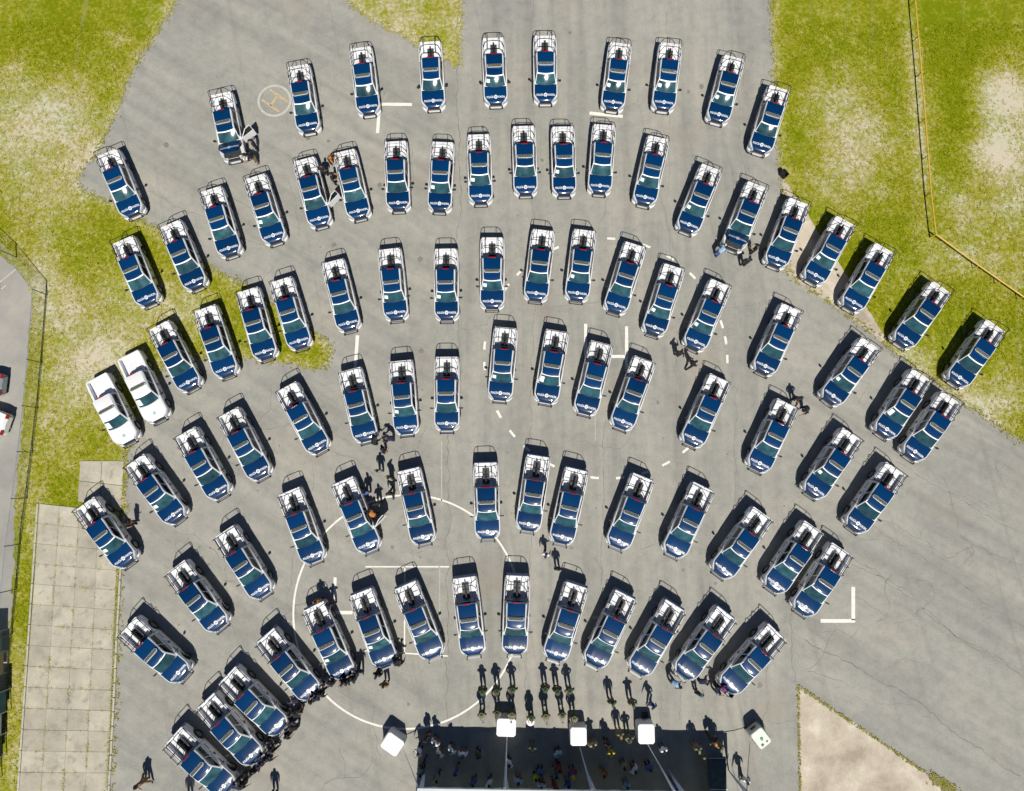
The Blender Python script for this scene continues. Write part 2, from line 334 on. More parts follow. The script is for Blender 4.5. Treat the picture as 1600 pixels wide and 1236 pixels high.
# seams and cracks in the asphalt: thin strips, one part
def strip(mb, pts, w, z, wj=0.0):
    pts = [Vector((p[0], p[1], 0)) for p in pts]; L_ = []
    for i, p in enumerate(pts):
        d = (pts[min(i+1,len(pts)-1)] - pts[max(i-1,0)]); d = d.normalized() if d.length else Vector((1,0,0))
        q = Vector((-d.y, d.x, 0)); ww = w * (1 + random.uniform(-wj, wj)) / 2
        L_.append([(p.x+q.x*ww, p.y+q.y*ww, z), (p.x-q.x*ww, p.y-q.y*ww, z)])
    mb.grid(L_)
cr = MB()
def walk(px, step=0.22, wob=0.10, w=0.035):
    """a crack that follows given photo points with random wander"""
    w_ = [at(*p) for p in px]; pts = []; off = 0
    for i in range(len(w_)-1):
        p, q = w_[i], w_[i+1]; n_ = max(2, int((q-p).length/step)); d = (q-p).normalized(); nn = Vector((-d.y, d.x, 0))
        for k in range(n_):
            off = off*0.86 + random.uniform(-wob, wob); v = p.lerp(q, k/n_) + nn*off; pts.append(v)
    strip(cr, pts, w, 0.014, 0.5)
def free_crack(x, y, ang, n_, w=0.03, br=0.05, depth=0):
    p = at(x, y) if not isinstance(x, Vector) else x; pts = [p.copy()]
    for k in range(n_):
        ang += random.gauss(0, 0.33); p = p + Vector((math.cos(ang), math.sin(ang), 0))*random.uniform(0.12, 0.3); pts.append(p.copy())
        if random.random() < br and depth < 2: free_crack(p.copy(), None, ang + random.choice((-1,1))*random.uniform(0.7,1.5), int(n_*0.5), w*0.8, br, depth+1)
    strip(cr, pts, w, 0.014, 0.5)
for px, ww in [([(720,0),(717,105),(717,300),(716,515),(706,640),(700,775),(697,960),(696,1150)],0.05),([(832,0),(834,300),(832,660),(826,900),(823,1040),(822,1140)],0.03),([(945,660),(944,760),(944,860),(940,1000)],0.035),([(1057,540),(1058,700),(1058,830)],0.03),([(1150,600),(1151,700),(1148,800)],0.03),
   ([(1234,940),(1237,1030),(1246,1071)],0.04),([(1040,20),(1045,160),(1043,330),(1050,420)],0.025),([(1150,40),(1155,220),(1165,300)],0.025),([(1320,790),(1450,880),(1560,958),(1620,1000)],0.035),([(1330,870),(1480,980),(1600,1060)],0.03),([(1255,1000),(1400,1075),(1520,1160),(1600,1215)],0.05),([(1400,720),(1520,790),(1600,840)],0.03),
   ([(1470,740),(1500,835),(1520,860),(1500,880)],0.03),([(1350,800),(1440,840),(1480,870),(1520,850),(1600,890)],0.03),([(1330,880),(1420,920),(1480,985),(1600,1050)],0.03),([(400,660),(420,640),(425,600)],0.03),([(405,670),(450,660),(465,640)],0.03),([(355,815),(350,900),(360,960),(365,1000)],0.03),([(350,905),(372,905)],0.025),([(460,780),(460,860),(455,930)],0.03),([(490,730),(488,790),(495,830)],0.025),
   ([(700,1040),(745,880),(760,905)],0.02),([(660,890),(690,895),(703,905)],0.025),([(530,1080),(590,1105),(585,1140),(595,1190)],0.03),([(930,870),(940,900),(930,960)],0.025),([(1000,860),(1030,850),(1045,880)],0.025),([(1060,940),(1062,1060),(1063,1130)],0.025),([(1200,960),(1200,1100),(1180,1160)],0.03),([(1210,1130),(1250,1125)],0.025),
   ([(330,290),(400,330),(440,350)],0.03),([(230,300),(330,345),(420,385)],0.025),([(900,690),(970,700),(1000,660)],0.025),([(870,480),(940,470),(950,500)],0.025),([(720,515),(760,508),(775,480)],0.025),([(1140,480),(1190,470),(1180,520)],0.025),([(1300,560),(1360,600),(1340,640)],0.025)]:
    walk(px, w=ww)
for k in range(46):
    x, y = random.choice([(random.uniform(1250,1590), random.uniform(760,1200)), (random.uniform(720,1190), random.uniform(20,1000)), (random.uniform(210,700), random.uniform(600,1200)), (random.uniform(300,690), random.uniform(40,480))])
    free_crack(x, y, random.uniform(0, 6.28), random.randint(6, 22), random.uniform(0.015, 0.032))
co = cr.build('crack', M['crack'], apron); co['kind'] = 'stuff'

ob = MB()
for k in range(150):
    x, y = random.uniform(210,1240), random.uniform(40,1120); c_ = at(x, y); r0 = random.choice((.03,.05,.05,.08,.14,.22))
    if not inside(apts, np.array([c_.x]), np.array([c_.y]))[0]: continue
    n_ = 11; ob.add([(c_.x+r0*random.uniform(.6,1.2)*math.cos(6.283*q/n_), c_.y+r0*random.uniform(.6,1.2)*math.sin(6.283*q/n_), .0125) for q in range(n_)], [tuple(range(n_))])
oo = ob.build('oil_stain', mat('oil_stain', (.185,.175,.155), .7, var=.2, vscale=9), apron); oo['kind'] = 'stuff'
# painted markings, each a thing of paint lying on the asphalt
ZM = 0.020
def mark(name, pts_or_mb, label, m='marking', group='painted markings on the asphalt'):
    o = pts_or_mb.build(name, M[m]); o.parent = apron; return o
def line_px(p, q, w, m='marking', name='painted_line', z=ZM):
    b = MB(); P, Q = at(*p), at(*q); n_ = max(2, int((Q-P).length/0.5))
    strip(b, [P.lerp(Q, k/n_) for k in range(n_+1)], w, z, 0.06); o = b.build(name, M[m], apron); return o
def arc(c, r, a0, a1, w, z=ZM, n_=None):
    b = MB(); n_ = n_ or max(3, int(abs(a1-a0)*r/0.25))
    strip(b, [Vector((c.x+r*math.cos(a0+(a1-a0)*k/n_), c.y+r*math.sin(a0+(a1-a0)*k/n_), 0)) for k in range(n_+1)], w, z, 0.05); return b
def fit_circle(px):
    A = np.array([[at(*p).x, at(*p).y] for p in px]); B = np.c_[2*A, np.ones(len(A))]
    s_ = np.linalg.lstsq(B, (A**2).sum(1), rcond=None)[0]; return Vector((s_[0], s_[1], 0)), math.sqrt(s_[2]+s_[0]**2+s_[1]**2)
cc, cr_ = fit_circle([(577,786),(625,775),(672,777),(705,787),(736,806),(777,842),(800,880),(474,882),(457,945),(460,992),(510,1087),(557,1119),(596,1133),(640,1138),(684,1130),(748,1096),(780,1062),(798,1030)])
arc(cc, cr_, 0, 2*math.pi, 0.13).build('court_circle', M['marking'], apron)
DASH = [(955,372),(1010,385),(1047,403),(1082,431),(1127,507),(1133,532),(1136,561),(780,647),(801,677),(824,700),(861,725),(1072,704),(1041,725),(1009,739),(969,747),(929,747),(811,425),(792,449),(867,388),(757,540),(757,572)]
hc, hr = fit_circle(DASH)
for i, q in enumerate(DASH):
    v = at(*q) - hc; a0 = math.atan2(v.y, v.x); arc(hc, hr, a0-.034, a0+.034, 0.17, n_=3).build('circle_dash', M['marking'], apron)
for p, q, w, m in [((915,506),(915,610),0.22,'marking'),((979,510),(979,615),0.22,'marking'),((917,557),(977,557),0.22,'marking'),
  ((1333,917),(1333,969),0.26,'marking'),((1282,970),(1336,970),0.24,'marking'),((596,163),(644,163.5),0.24,'marking'),((590,208),(593,165),0.24,'marking'),((921,177),(973,182),0.24,'marking'),
  ((558.7,524),(555,578),0.24,'marking'),((523.7,902),(523.2,936),0.22,'marking'),((521,957),(551,957),0.24,'marking'),
  ((571,885.5),(702,885.5),0.10,'marking'),((632.5,885),(632,1022),0.09,'marking'),((566,1016),(700,1025),0.10,'marking'),((687,885),(687,1030),0.06,'marking_faint'),((690,690),(690,790),0.07,'marking_faint'),((926,965),(945,966),0.22,'marking_faint'),((930,640),(930,690),0.06,'marking_faint')]:
    line_px(p, q, w, m)
pc = at(429, 157.5); arc(pc, 1.19, 0, 2*math.pi, 0.17).build('helipad_ring', M['marking_worn'], apron)
for p, q in [((422,140),(449,159)),((409.5,156),(436.5,175)),((434,150),(423,165))]: line_px(p, q, 0.17, 'marking_ochre', 'painted_letter_bar', 0.024)
line_px((0,441),(26,420),0.10,'marking_worn'); line_px((2,452),(10,446),0.1,'marking_worn')

# ------------------------------------------------------------------ footpath of concrete slabs with kerb
footpath = link('footpath', None); tag(footpath, 'footpath of square concrete slabs with weedy joints beside the apron', 'footpath', kind='structure')
P00, P10, P01, P11 = at(63,787), at(186,800), at(30,1240), at(168,1240)
ncol, nrow = 4, 14
bed_ = sheet('joint_sand', [P00+Vector((.02,-.02,0)), P01+Vector((.02,0,0)), P11+Vector((-.02,0,0)), P10+Vector((-.02,-.02,0))], 0.034, slab_mat('joint_sand', 0.72), footpath)
def sl(u, v): return (P00.lerp(P10, u)).lerp(P01.lerp(P11, u), v)
def slab(c4, k):
    h = 0.05 + random.uniform(-0.008, 0.008); b = MB(); cx = sum((p for p in c4), Vector())/4
    t = [cx + (p-cx)*(1-0.012) for p in c4]
    b.add([(p.x,p.y,0.0) for p in c4] + [(p.x,p.y,h-0.012) for p in c4] + [(p.x,p.y,h) for p in t],
          [(0,1,5,4),(1,2,6,5),(2,3,7,6),(3,0,4,7),(4,5,9,8),(5,6,10,9),(6,7,11,10),(7,4,8,11),(8,9,10,11)])
    b.build('slab', random.choices(SLAB, [5,3,3])[0], footpath)
g_ = 0.008
for j in range(nrow):
    for i in range(ncol):
        u0, u1, v0, v1 = i/ncol, (i+1)/ncol, j/nrow, (j+1)/nrow
        slab([sl(u0,v0)+Vector((g_,-g_,0)), sl(u1,v0)+Vector((-g_,-g_,0)), sl(u1,v1)+Vector((-g_,g_,0)), sl(u0,v1)+Vector((g_,g_,0))], 0)
Q00, Q10, Q01, Q11 = at(126,720), at(194,720), at(122,783), at(190,798)
for i in range(2):
    for j in range(2):
        f4 = lambda u, v: (Q00.lerp(Q10, u)).lerp(Q01.lerp(Q11, u), v)
        slab([f4(i/2+.004,j/2+.004), f4((i+1)/2-.004,j/2+.004), f4((i+1)/2-.004,(j+1)/2-.004), f4(i/2+.004,(j+1)/2-.004)], 0)
# kerb stones along the apron side and the turf side
kpx = [(194,806),(191,860),(187,930),(183,1000),(179,1090),(174,1180),(170,1250)]
kw = [at(*p) for p in kpx]; seg = 0; tot = []
for i in range(len(kw)-1):
    L_ = (kw[i+1]-kw[i]).length; m_ = max(1, round(L_/1.0))
    for k in range(m_):
        p, q = kw[i].lerp(kw[i+1], k/m_), kw[i].lerp(kw[i+1], (k+1)/m_-0.02); d = (q-p).normalized(); nn = Vector((-d.y, d.x, 0))*0.075
        b = MB(); z = 0.10 + random.uniform(-.01,.006)
        b.add([(*(p+nn).xy,0),(*(q+nn).xy,0),(*(q-nn).xy,0),(*(p-nn).xy,0),(*(p+nn*.8).xy,z),(*(q+nn*.8).xy,z),(*(q-nn*.8).xy,z),(*(p-nn*.8).xy,z)],[(0,1,5,4),(1,2,6,5),(2,3,7,6),(3,0,4,7),(4,5,6,7)])
        b.build('kerb_stone', M['concrete_kerb'], footpath)
kp2 = [at(61,787), at(30,1240)]
for k in range(14):
    p, q = kp2[0].lerp(kp2[1], k/14), kp2[0].lerp(kp2[1], (k+1)/14-.003); b = MB()
    p2, q2 = p+Vector((-0.12,0,0)), q+Vector((-0.12,0,0))
    b.add([(*p.xy,0),(*q.xy,0),(*q2.xy,0),(*p2.xy,0),(*p.xy,.075),(*q.xy,.075),(*q2.xy,.075),(*p2.xy,.075)],[(0,1,5,4),(1,2,6,5),(2,3,7,6),(3,0,4,7),(4,5,6,7)])
    b.build('kerb_stone', M['concrete_kerb'], footpath)

# ------------------------------------------------------------------ grass tufts (stuff)
def tufts():
    N = 150000
    X = rng.uniform(-39, 39, N); Y = rng.uniform(-27, 34, N)
    tri = [densify(SANDT,1,0,1), densify(SANDB,1,0,1)]
    fp = [sl(-.02,0), sl(1.05,0), sl(1.05,1), sl(-.02,1)]; fq = [at(122,716), at(198,716), at(196,805), at(122,805)]
    bad = inside(apts, X, Y) | inside(lpts, X, Y) | inside(tri[0], X, Y) | inside(tri[1], X, Y) | inside(fp, X, Y) | inside(fq, X, Y)
    d = dryness(X, Y); keep = ~bad & (rng.uniform(0, 1, N) > np.clip(d*0.95 - 0.1, 0, 0.93))
    X, Y, d = X[keep], Y[keep], d[keep]
    # weeds along concrete edges
    WX, WY = [], []
    def edge(px, n_, s_):
        w_ = [at(*p) for p in px]
        for i in range(len(w_)-1):
            t = rng.uniform(0,1,n_); WX.append(w_[i].x+(w_[i+1].x-w_[i].x)*t+rng.normal(0,s_,n_)); WY.append(w_[i].y+(w_[i+1].y-w_[i].y)*t+rng.normal(0,s_,n_))
    m_e = EDGE[rng.integers(0, len(EDGE), 7000)] + rng.normal(0, .16, (7000,2)); WX.append(m_e[:,0]); WY.append(m_e[:,1])
    edge([(1247,1072),(1330,1128),(1490,1238)], 170, .045); edge([(1247,1072),(1250,1240)], 150, .04)
    edge([(1455,1212),(1490,1238)], 300, .16); edge([(188,806),(185,930),(179,1000),(168,1240)], 170, .06); edge([(1222,280),(1228,425)], 30, .05)
    for i in (1,2,3):
        for k in range(26):
            v = rng.uniform(0,1); c_ = sl(i/ncol, v); WX.append(rng.normal(c_.x,.03,5)); WY.append(rng.normal(c_.y,.15,5))
    for k in range(60):
        u, j = rng.uniform(0,1), rng.integers(1,nrow); c_ = sl(u, j/nrow); WX.append(rng.normal(c_.x,.15,4)); WY.append(rng.normal(c_.y,.025,4))
    WX, WY = np.concatenate(WX), np.concatenate(WY)
    h_scale = np.concatenate([np.full(len(X), 1.0), np.full(len(WX), 0.8)])
    d = np.concatenate([d, np.clip(rng.normal(0.72, .15, len(WX)), 0, 1)]); X = np.concatenate([X, WX]); Y = np.concatenate([Y, WY])
    n_ = len(X); B = 3
    Z0 = np.concatenate([np.zeros(n_-len(WX)), np.full(len(WX), 0.03)])
    vv = np.zeros((n_, B, 3, 3)); ang0 = rng.uniform(0, 6.28, n_)
    for b in range(B):
        an = ang0 + b*2.1 + rng.normal(0,.4,n_); L_ = rng.uniform(.07,.19,n_)*h_scale; w_ = rng.uniform(.02,.05,n_); H_ = rng.uniform(.03,.09,n_)*h_scale
        dx, dy = np.cos(an), np.sin(an)
        vv[:,b,0] = np.stack([X - dy*w_, Y + dx*w_, Z0], 1); vv[:,b,1] = np.stack([X + dy*w_, Y - dx*w_, Z0], 1); vv[:,b,2] = np.stack([X + dx*L_, Y + dy*L_, Z0+H_], 1)
    vv = vv.reshape(-1, 3); nf = n_*B
    me = bpy.data.meshes.new('grass'); me.vertices.add(len(vv)); me.vertices.foreach_set('co', vv.astype(np.float32).ravel())
    me.loops.add(nf*3); me.loops.foreach_set('vertex_index', np.arange(nf*3, dtype=np.int32)); me.polygons.add(nf)
    me.polygons.foreach_set('loop_start', np.arange(0, nf*3, 3, dtype=np.int32)); me.polygons.foreach_set('loop_total', np.full(nf, 3, dtype=np.int32))
    me.update(calc_edges=True); me.materials.append(M['grass_blades'])
    a_ = me.attributes.new('dry', 'FLOAT', 'POINT'); a_.data.foreach_set('value', np.repeat(np.clip(d + rng.normal(0,.12,n_),0,1), B*3).astype(np.float32))
    t_ = me.attributes.new('tone', 'FLOAT', 'POINT'); t_.data.foreach_set('value', np.repeat(np.clip(rng.normal(np.where(np.arange(n_) < n_-len(WX), .5, .25),.28,n_),0,1), B*3).astype(np.float32))
    o = link('grass', me); tag(o, 'short yellow green grass and weeds growing over the turf and joints', 'grass', kind='stuff')
tufts()

# ------------------------------------------------------------------ pickup truck
def lerp_tab(x, tab):
    for (x0, v0), (x1, v1) in zip(tab, tab[1:]):
        if x <= x1: return v0 + (v1-v0)*max(0, (x-x0))/(x1-x0)
    return tab[-1][1]
HALFW = [(-2.56,.80),(-2.48,.845),(-2.0,.885),(-1.0,.895),(1.0,.895),(1.9,.888),(2.08,.855),(2.3,.72),(2.44,.60),(2.53,.50)]
TOPZ = [(-2.56,1.12),(-0.95,1.14),(0.6,1.15),(1.3,1.19),(1.7,1.165),(2.1,1.115),(2.3,1.07),(2.44,1.00),(2.53,.90)]
AX_F, AX_R, WR = 1.58, -1.48, 0.375
def sill(x):
    z = 0.36
    for ax in (AX_F, AX_R):
        d = abs(x-ax)
        if d < 0.47: z = max(z, 0.36 + math.sqrt(0.47**2-d*d)*1.02)
    if x > 2.2: z = 0.42
    return z
def side_profile(x, s):
    w, t, b = lerp_tab(x, HALFW), lerp_tab(x, TOPZ), sill(x)
    b = min(b, t-0.2)
    zs = [b, b+(t-b)*.3, b+(t-b)*.62, t-.07, t-.015, t]; ws = [w-.045, w-.005, w, w-.012, w-.04, w-.075]
    return [(x, s*q, z) for q, z in zip(ws, zs)]
XS = sorted(set([round(-2.56+.08*k, 3) for k in range(64)] + [2.44, 2.53, 2.3, 2.1]))
XS = [x for x in XS if x <= 2.53]
def hood_half(x): return lerp_tab(x, [(1.28,.79),(1.94,.80),(2.07,.755),(2.3,.575),(2.47,.43)])
def hood_z(x, y):
    h = hood_half(x); u = abs(y)/h
    z = lerp_tab(x, [(1.28,1.232),(1.6,1.218),(1.9,1.186),(2.1,1.150),(2.3,1.102),(2.40,1.065),(2.47,1.015)])
    z -= 0.034*u**2.6
    z += 0.007*math.exp(-((abs(y)-.42)/.06)**2)*min(1,(x-1.28)/.3)
    return z
def make_parts():
    """mesh data shared by all pickups"""
    D = {}
    b = MB()                                              # body shell below the belt line, front of the bed
    xf = [x for x in XS if x >= -0.96]
    for s in (-1, 1): b.grid([side_profile(x, s) for x in xf], flip=(s<0))
    b.grid([[side_profile(x, -1)[-1], (x,-lerp_tab(x,HALFW)+.12,lerp_tab(x,TOPZ)-.03), (x,-lerp_tab(x,HALFW)+.16,lerp_tab(x,TOPZ)-.10), (x,lerp_tab(x,HALFW)-.16,lerp_tab(x,TOPZ)-.10), (x,lerp_tab(x,HALFW)-.12,lerp_tab(x,TOPZ)-.03), side_profile(x, 1)[-1]] for x in xf])
    fr = [side_profile(2.53, s) for s in (-1,1)]
    b.grid([fr[0], fr[1]]); b.grid([side_profile(xf[0],-1), side_profile(xf[0],1)])
    b.box(-0.95,2.3,-.80,.80,.34,.40)
    for s in (1,-1):
        for x in (-.93,.12,1.16): b.box(x-.006,x+.006,s*.896-.004,s*.896+.001,.48,1.12,1)
    D['body'] = b.mesh('body', [M['white_paint'], M['black_plastic']], True)
    b = MB()                                              # load bed
    xr = [x for x in XS if x <= -0.98] + [-0.98]
    for s in (-1, 1):
        b.grid([side_profile(x, s) for x in xr], flip=(s<0))
        b.grid([[(x, s*(lerp_tab(x,HALFW)-.075), lerp_tab(x,TOPZ)), (x, s*.70, lerp_tab(x,TOPZ)+.004), (x, s*.69, lerp_tab(x,TOPZ)-.04), (x, s*.68, .80)] for x in xr])
        for q in ():
            b.box(q-.42, q+.42, s*.50 if s>0 else -.69, .69 if s>0 else -.50, .80, .87)
    for k in range(9):                                    # ribbed floor
        y0 = -.68+k*.151; b.box(-2.50,-1.0,y0,y0+.10,.79,.802)
    b.box(-2.50,-1.0,-.69,.69,.76,.795); b.box(-1.02,-.975,-.70,.70,.69,1.16)
    D['bed'] = b.mesh('bed', M['bed_paint'])
    b = MB(); b.grid([[(-2.575,y,z0) for y in (-.78,-.4,0,.4,.78)] for z0 in (.62,.9,1.10,1.135)]); b.grid([[(-2.50,y,z0) for y in (-.70,-.4,0,.4,.70)] for z0 in (.70,.9,1.135)])
    b.grid([[(-2.575,y,1.136) for y in (-.78,.78)],[(-2.50,y,1.136) for y in (-.70,.70)]]); b.box(-2.592,-2.575,-.16,.16,.90,.98)
    D['tailgate'] = b.mesh('tailgate', M['white_paint'])
    b = MB(); b.box(-2.68,-2.56,-.80,.80,.44,.58); D['rear_bumper'] = b.mesh('rear_bumper', M['chrome'])
    b = MB()                                              # cab shell with curved roof
    def ring(z, xr_, xfm, xfs, hr_, hf_, n=7):
        pts = []
        for k in range(n): u = -1+2*k/(n-1); pts.append((xfm-(xfm-xfs)*u*u, u*hf_, z - .0*u*u))
        for k in range(1, 7): t = k/7; pts.append((xfs+(xr_-xfs)*t, hf_+(hr_-hf_)*t, z))
        for k in range(n): u = 1-2*k/(n-1); pts.append((xr_-.03*(1-u*u), u*hr_, z))
        for k in range(1, 7): t = 1-k/7; pts.append((xfs+(xr_-xfs)*t, -(hf_+(hr_-hf_)*t), z))
        return pts
    r0 = ring(1.10,-0.95,1.46,1.34,.845,.80); r1 = ring(1.22,-0.95,1.35,1.22,.825,.765)
    r2 = ring(1.66,-0.905,.70,.63,.69,.635); r3 = ring(1.715,-0.885,.56,.50,.665,.615); r4 = ring(1.738,-0.84,.36,.32,.60,.56); r5 = ring(1.745,-.6,.10,.08,.40,.38)
    rr = [r0,r1,r2,r3,r4,r5]; rr = [q+[q[0]] for q in rr]; b.grid(rr); b.add(r5, [tuple(range(len(r5)))])
    D['cab'] = b.mesh('cab', M['white_paint'], True)
    def patch(A, B_, C_, D_, u0, u1, v0, v1, off, bow=0.0, nu=8, nv=5, taper=0.0):
        """panel on the quad A(bottom-left) B(bottom-right) C(top-right) D(top-left)"""
        A, B_, C_, D_ = map(Vector, (A,B_,C_,D_)); nrm = (B_-A).cross(D_-A).normalized(); P = []
        for j in range(nv+1):
            v = v0+(v1-v0)*j/nv; row = []
            for i in range(nu+1):
                u = u0+(u1-u0)*i/nu
                p = A.lerp(B_,u).lerp(D_.lerp(C_,u),v) + nrm*(off + bow*(1-(2*u-1)**2)); row.append(p)
            P.append(row)
        return P
    # windshield: bottom at the cowl, top under the header; bowed like the cab ring
    A, B_, C_, D_ = (1.22,.765,1.22),(1.22,-.765,1.22),(.63,-.635,1.66),(.63,.635,1.66)
    WN = Vector((.62,0,.785))
    def ws(u, v, off=0.006):
        p = Vector(A).lerp(Vector(B_),u).lerp(Vector(D_).lerp(Vector(C_),u),v); q = 1-(2*u-1)**2
        return p + Vector((q*(.13*(1-v)+.07*v),0,0)) + Vector((.6,0,.8))*off + Vector((0,0,.012*math.sin(math.pi*v)))
    b = MB(); b.grid([[ws(.03+.94*i/12, .03+.88*j/6) for i in range(13)] for j in range(7)]); D['windshield'] = b.mesh('windshield', M['windshield'], True)
    b = MB(); b.grid([[ws(.04+.92*i/12, .905+.10*j/3, .009) for i in range(13)] for j in range(4)]); D['sun_strip'] = b.mesh('sun_strip', M['decal_white'], True)
    b = MB(); b.grid([[ws(.03+.94*i/12, .005+.03*j, .012) for i in range(13)] for j in range(2)]); 
    for u0, u1 in ((.18,.50),(.55,.88)): b.tube([ws(u0,.03,.02), ws((u0+u1)/2,.10,.02), ws(u1,.055,.02)], .008, 4)
    D['cowl'] = b.mesh('cowl', M['black_plastic'])
    b = MB(); b.grid([[ws(.94-.17*i/2, .34+.30*j/2, .011) for i in range(3)] for j in range(3)]); D['paper_a'] = b.mesh('paper_sheet', M['paper'])
    b = MB(); b.grid([[ws(.95-.19*i/2, .18+.56*j/3, .011) for i in range(3)] for j in range(4)]); D['paper_b'] = b.mesh('paper_sheet', M['paper'])
    for s, nm in ((1,'l'),(-1,'r')):
        a_, c_ = (1.21,s*.770,1.225),(-.95,s*.825,1.225); d_, e_ = (-.905,s*.69,1.655),(.62,s*.637,1.655)
        for k, (u0,u1) in enumerate(((.055,.475),(.515,.93))):
            b = MB(); b.grid([[p + Vector((0,s*.008,0)) for p in row] for row in patch(a_,c_,d_,e_,u0,u1,.06,.90,0)]); D['win_%s%d' % (nm,k)] = b.mesh('side_window', M['side_glass'])
    b = MB(); b.grid([[Vector((-.95-.03*(1-u*u)+.045*v, u*(.80-.13*v)*.86, 1.24+.38*v))+Vector((-.008,0,.0)) for u in (-1,-.5,0,.5,1)] for v in (0,.5,1)]); D['rear_window'] = b.mesh('rear_window', M['side_glass'])
    # blue roof panel following the shell
    def roof_z(x, y):
        z = lerp_tab(x, [(-.91,1.765),(-.75,1.79),(-.4,1.803),(-.1,1.803),(.15,1.792),(.35,1.772),(.50,1.748),(.60,1.720),(.66,1.696)])
        return z - .028*(abs(y)/.60)**3
    b = MB(); xs_ = [-.905,-.85,-.7,-.4,-.1,.1,.25,.37,.47,.545,.60,.645]
    def rh(x): return lerp_tab(x, [(-.91,.60),(.1,.585),(.65,.575)])
    b.grid([[(x + .085*(1-(u*u))*max(0,(x-.1)/.545), u*rh(x), roof_z(x, u*rh(x))) for u in [k/5-1 for k in range(11)]] for x in xs_])
    b.grid([[(-.905, u*.60, roof_z(-.905,u*.6)-k*.05) for u in (-1,-.5,0,.5,1)] for k in (0,1)])
    for s_ in (1,-1): b.grid([[(x, s_*rh(x), roof_z(x, rh(x))-k*.05) for x in xs_] for k in (0,1)])
    b2 = MB(); b2.v, b2.f, b2.m = list(b.v), list(b.f), list(b.m)
    D['roof'] = b.mesh('roof', M['blue_paint'], True); D['roof_w'] = b2.mesh('roof', M['white_paint'], True)
    b = MB(); b.box(-.945,-.885,-.24,.24,1.765,1.80); D['brake_light'] = b.mesh('brake_light', M['red_lens'])
    # hood
    b = MB(); hx = [1.28,1.36,1.5,1.65,1.8,1.95,2.05,2.13,2.2,2.27,2.33,2.39,2.43,2.47]
    us = [-1,-.95,-.85,-.7,-.56,-.5,-.4,-.2,0,.2,.4,.5,.56,.7,.85,.95,1]
    b.grid([[(x + .07*(1-u*u)*(0 if x<1.4 else 0) , u*hood_half(x), hood_z(x,u*hood_half(x))) for u in us] for x in hx])
    b.grid([[(2.47, u*hood_half(2.47), hood_z(2.47,u*.43)-k*.06) for u in us] for k in (0,1)])
    for s in (0,-1): b.grid([[(x, us[s]*hood_half(x), hood_z(x,us[s]*hood_half(x))-k*.04) for x in hx] for k in (0,1)])
    b2 = MB(); b2.v, b2.f, b2.m = list(b.v), list(b.f), list(b.m)
    D['hood'] = b.mesh('hood', M['blue_paint'], True); D['hood_w'] = b2.mesh('hood', M['white_paint'], True)
    # lettering POLICÍA * MUNICIPAL wrapped on the hood
    def text_mesh(txt, width, height, yc, x0, flat=None, mt='decal_white'):
        cu = bpy.data.curves.new('t','FONT'); cu.body = txt; cu.size = 1; cu.offset = 0.018; cu.resolution_u = 2
        o = bpy.data.objects.new('t', cu); C.objects.link(o); dg = bpy.context.evaluated_depsgraph_get(); me = bpy.data.meshes.new_from_object(o.evaluated_get(dg))
        C.objects.unlink(o); bpy.data.objects.remove(o)
        co = np.zeros(len(me.vertices)*3); me.vertices.foreach_get('co', co); co = co.reshape(-1,3)
        mn, mx = co.min(0), co.max(0); u = (co[:,0]-mn[0])/(mx[0]-mn[0]); v = (co[:,1]-0)/0.7
        out = np.zeros_like(co)
        if flat is None:
            for i in range(len(co)):
                # the words read from the front of the truck: text left = truck's right (-y), text up = towards the windshield
                y = yc - width/2 + u[i]*width; x = x0 - (v[i]-.5)*height; out[i] = (x, y, hood_z(x, y)+.006)
        else: out = flat(u, v)
        me.vertices.foreach_set('co', out.ravel()); me.materials.clear(); me.materials.append(M[mt]); me.update()
        bm = bmesh.new(); bm.from_mesh(me); bmesh.ops.recalc_face_normals(bm, faces=bm.faces)
        bm.to_mesh(me); bm.free(); return me
    D['text_l'] = text_mesh('POLICÍA', .50, .135, -.405, 2.06); D['text_r'] = text_mesh('MUNICIPAL', .54, .135, .425, 2.06)
    def star(cx, cy, ro, ri, zf, mt, hole=None):
        b = MB(); n_ = 7; pts = []
        for k in range(2*n_):
            r_ = ro if k % 2 == 0 else ri; an = math.pi*k/n_ + math.pi; pts.append((cx+r_*math.cos(an), cy+r_*math.sin(an)))
        inn = [(cx+hole*math.cos(math.pi*k/n_+math.pi), cy+hole*math.sin(math.pi*k/n_+math.pi)) for k in range(2*n_)]
        vv = [(*p, zf(*p)) for p in pts] + [(*p, zf(*p)) for p in inn]; N_ = 2*n_
        b.add(vv, [(k,(k+1)%N_,N_+(k+1)%N_,N_+k) for k in range(N_)])
        for k in range(n_):                              # inner small rays
            an = 2*math.pi*k/n_+math.pi; c1, s1 = math.cos(an), math.sin(an)
            q = [(cx+hole*.62*c1-s1*.012, cy+hole*.62*s1+c1*.012),(cx+hole*.62*c1+s1*.012, cy+hole*.62*s1-c1*.012),(cx,cy)]
            b.add([(*p, zf(*p)) for p in q], [(0,1,2)])
        return b.mesh('emblem', M[mt])
    D['emblem'] = star(2.06, 0, .155, .105, lambda x,y: hood_z(x,y)+.007, 'decal_white', .068)
    D['emblem_g'] = star(2.02, 0, .12, .09, lambda x,y: hood_z(x,y)+.007, 'decal_green', .072)
    # front end
    b = MB(); b.box(2.455,2.545,-.44,.44,.66,.965); D['grille'] = b.mesh('grille', M['black_plastic'])
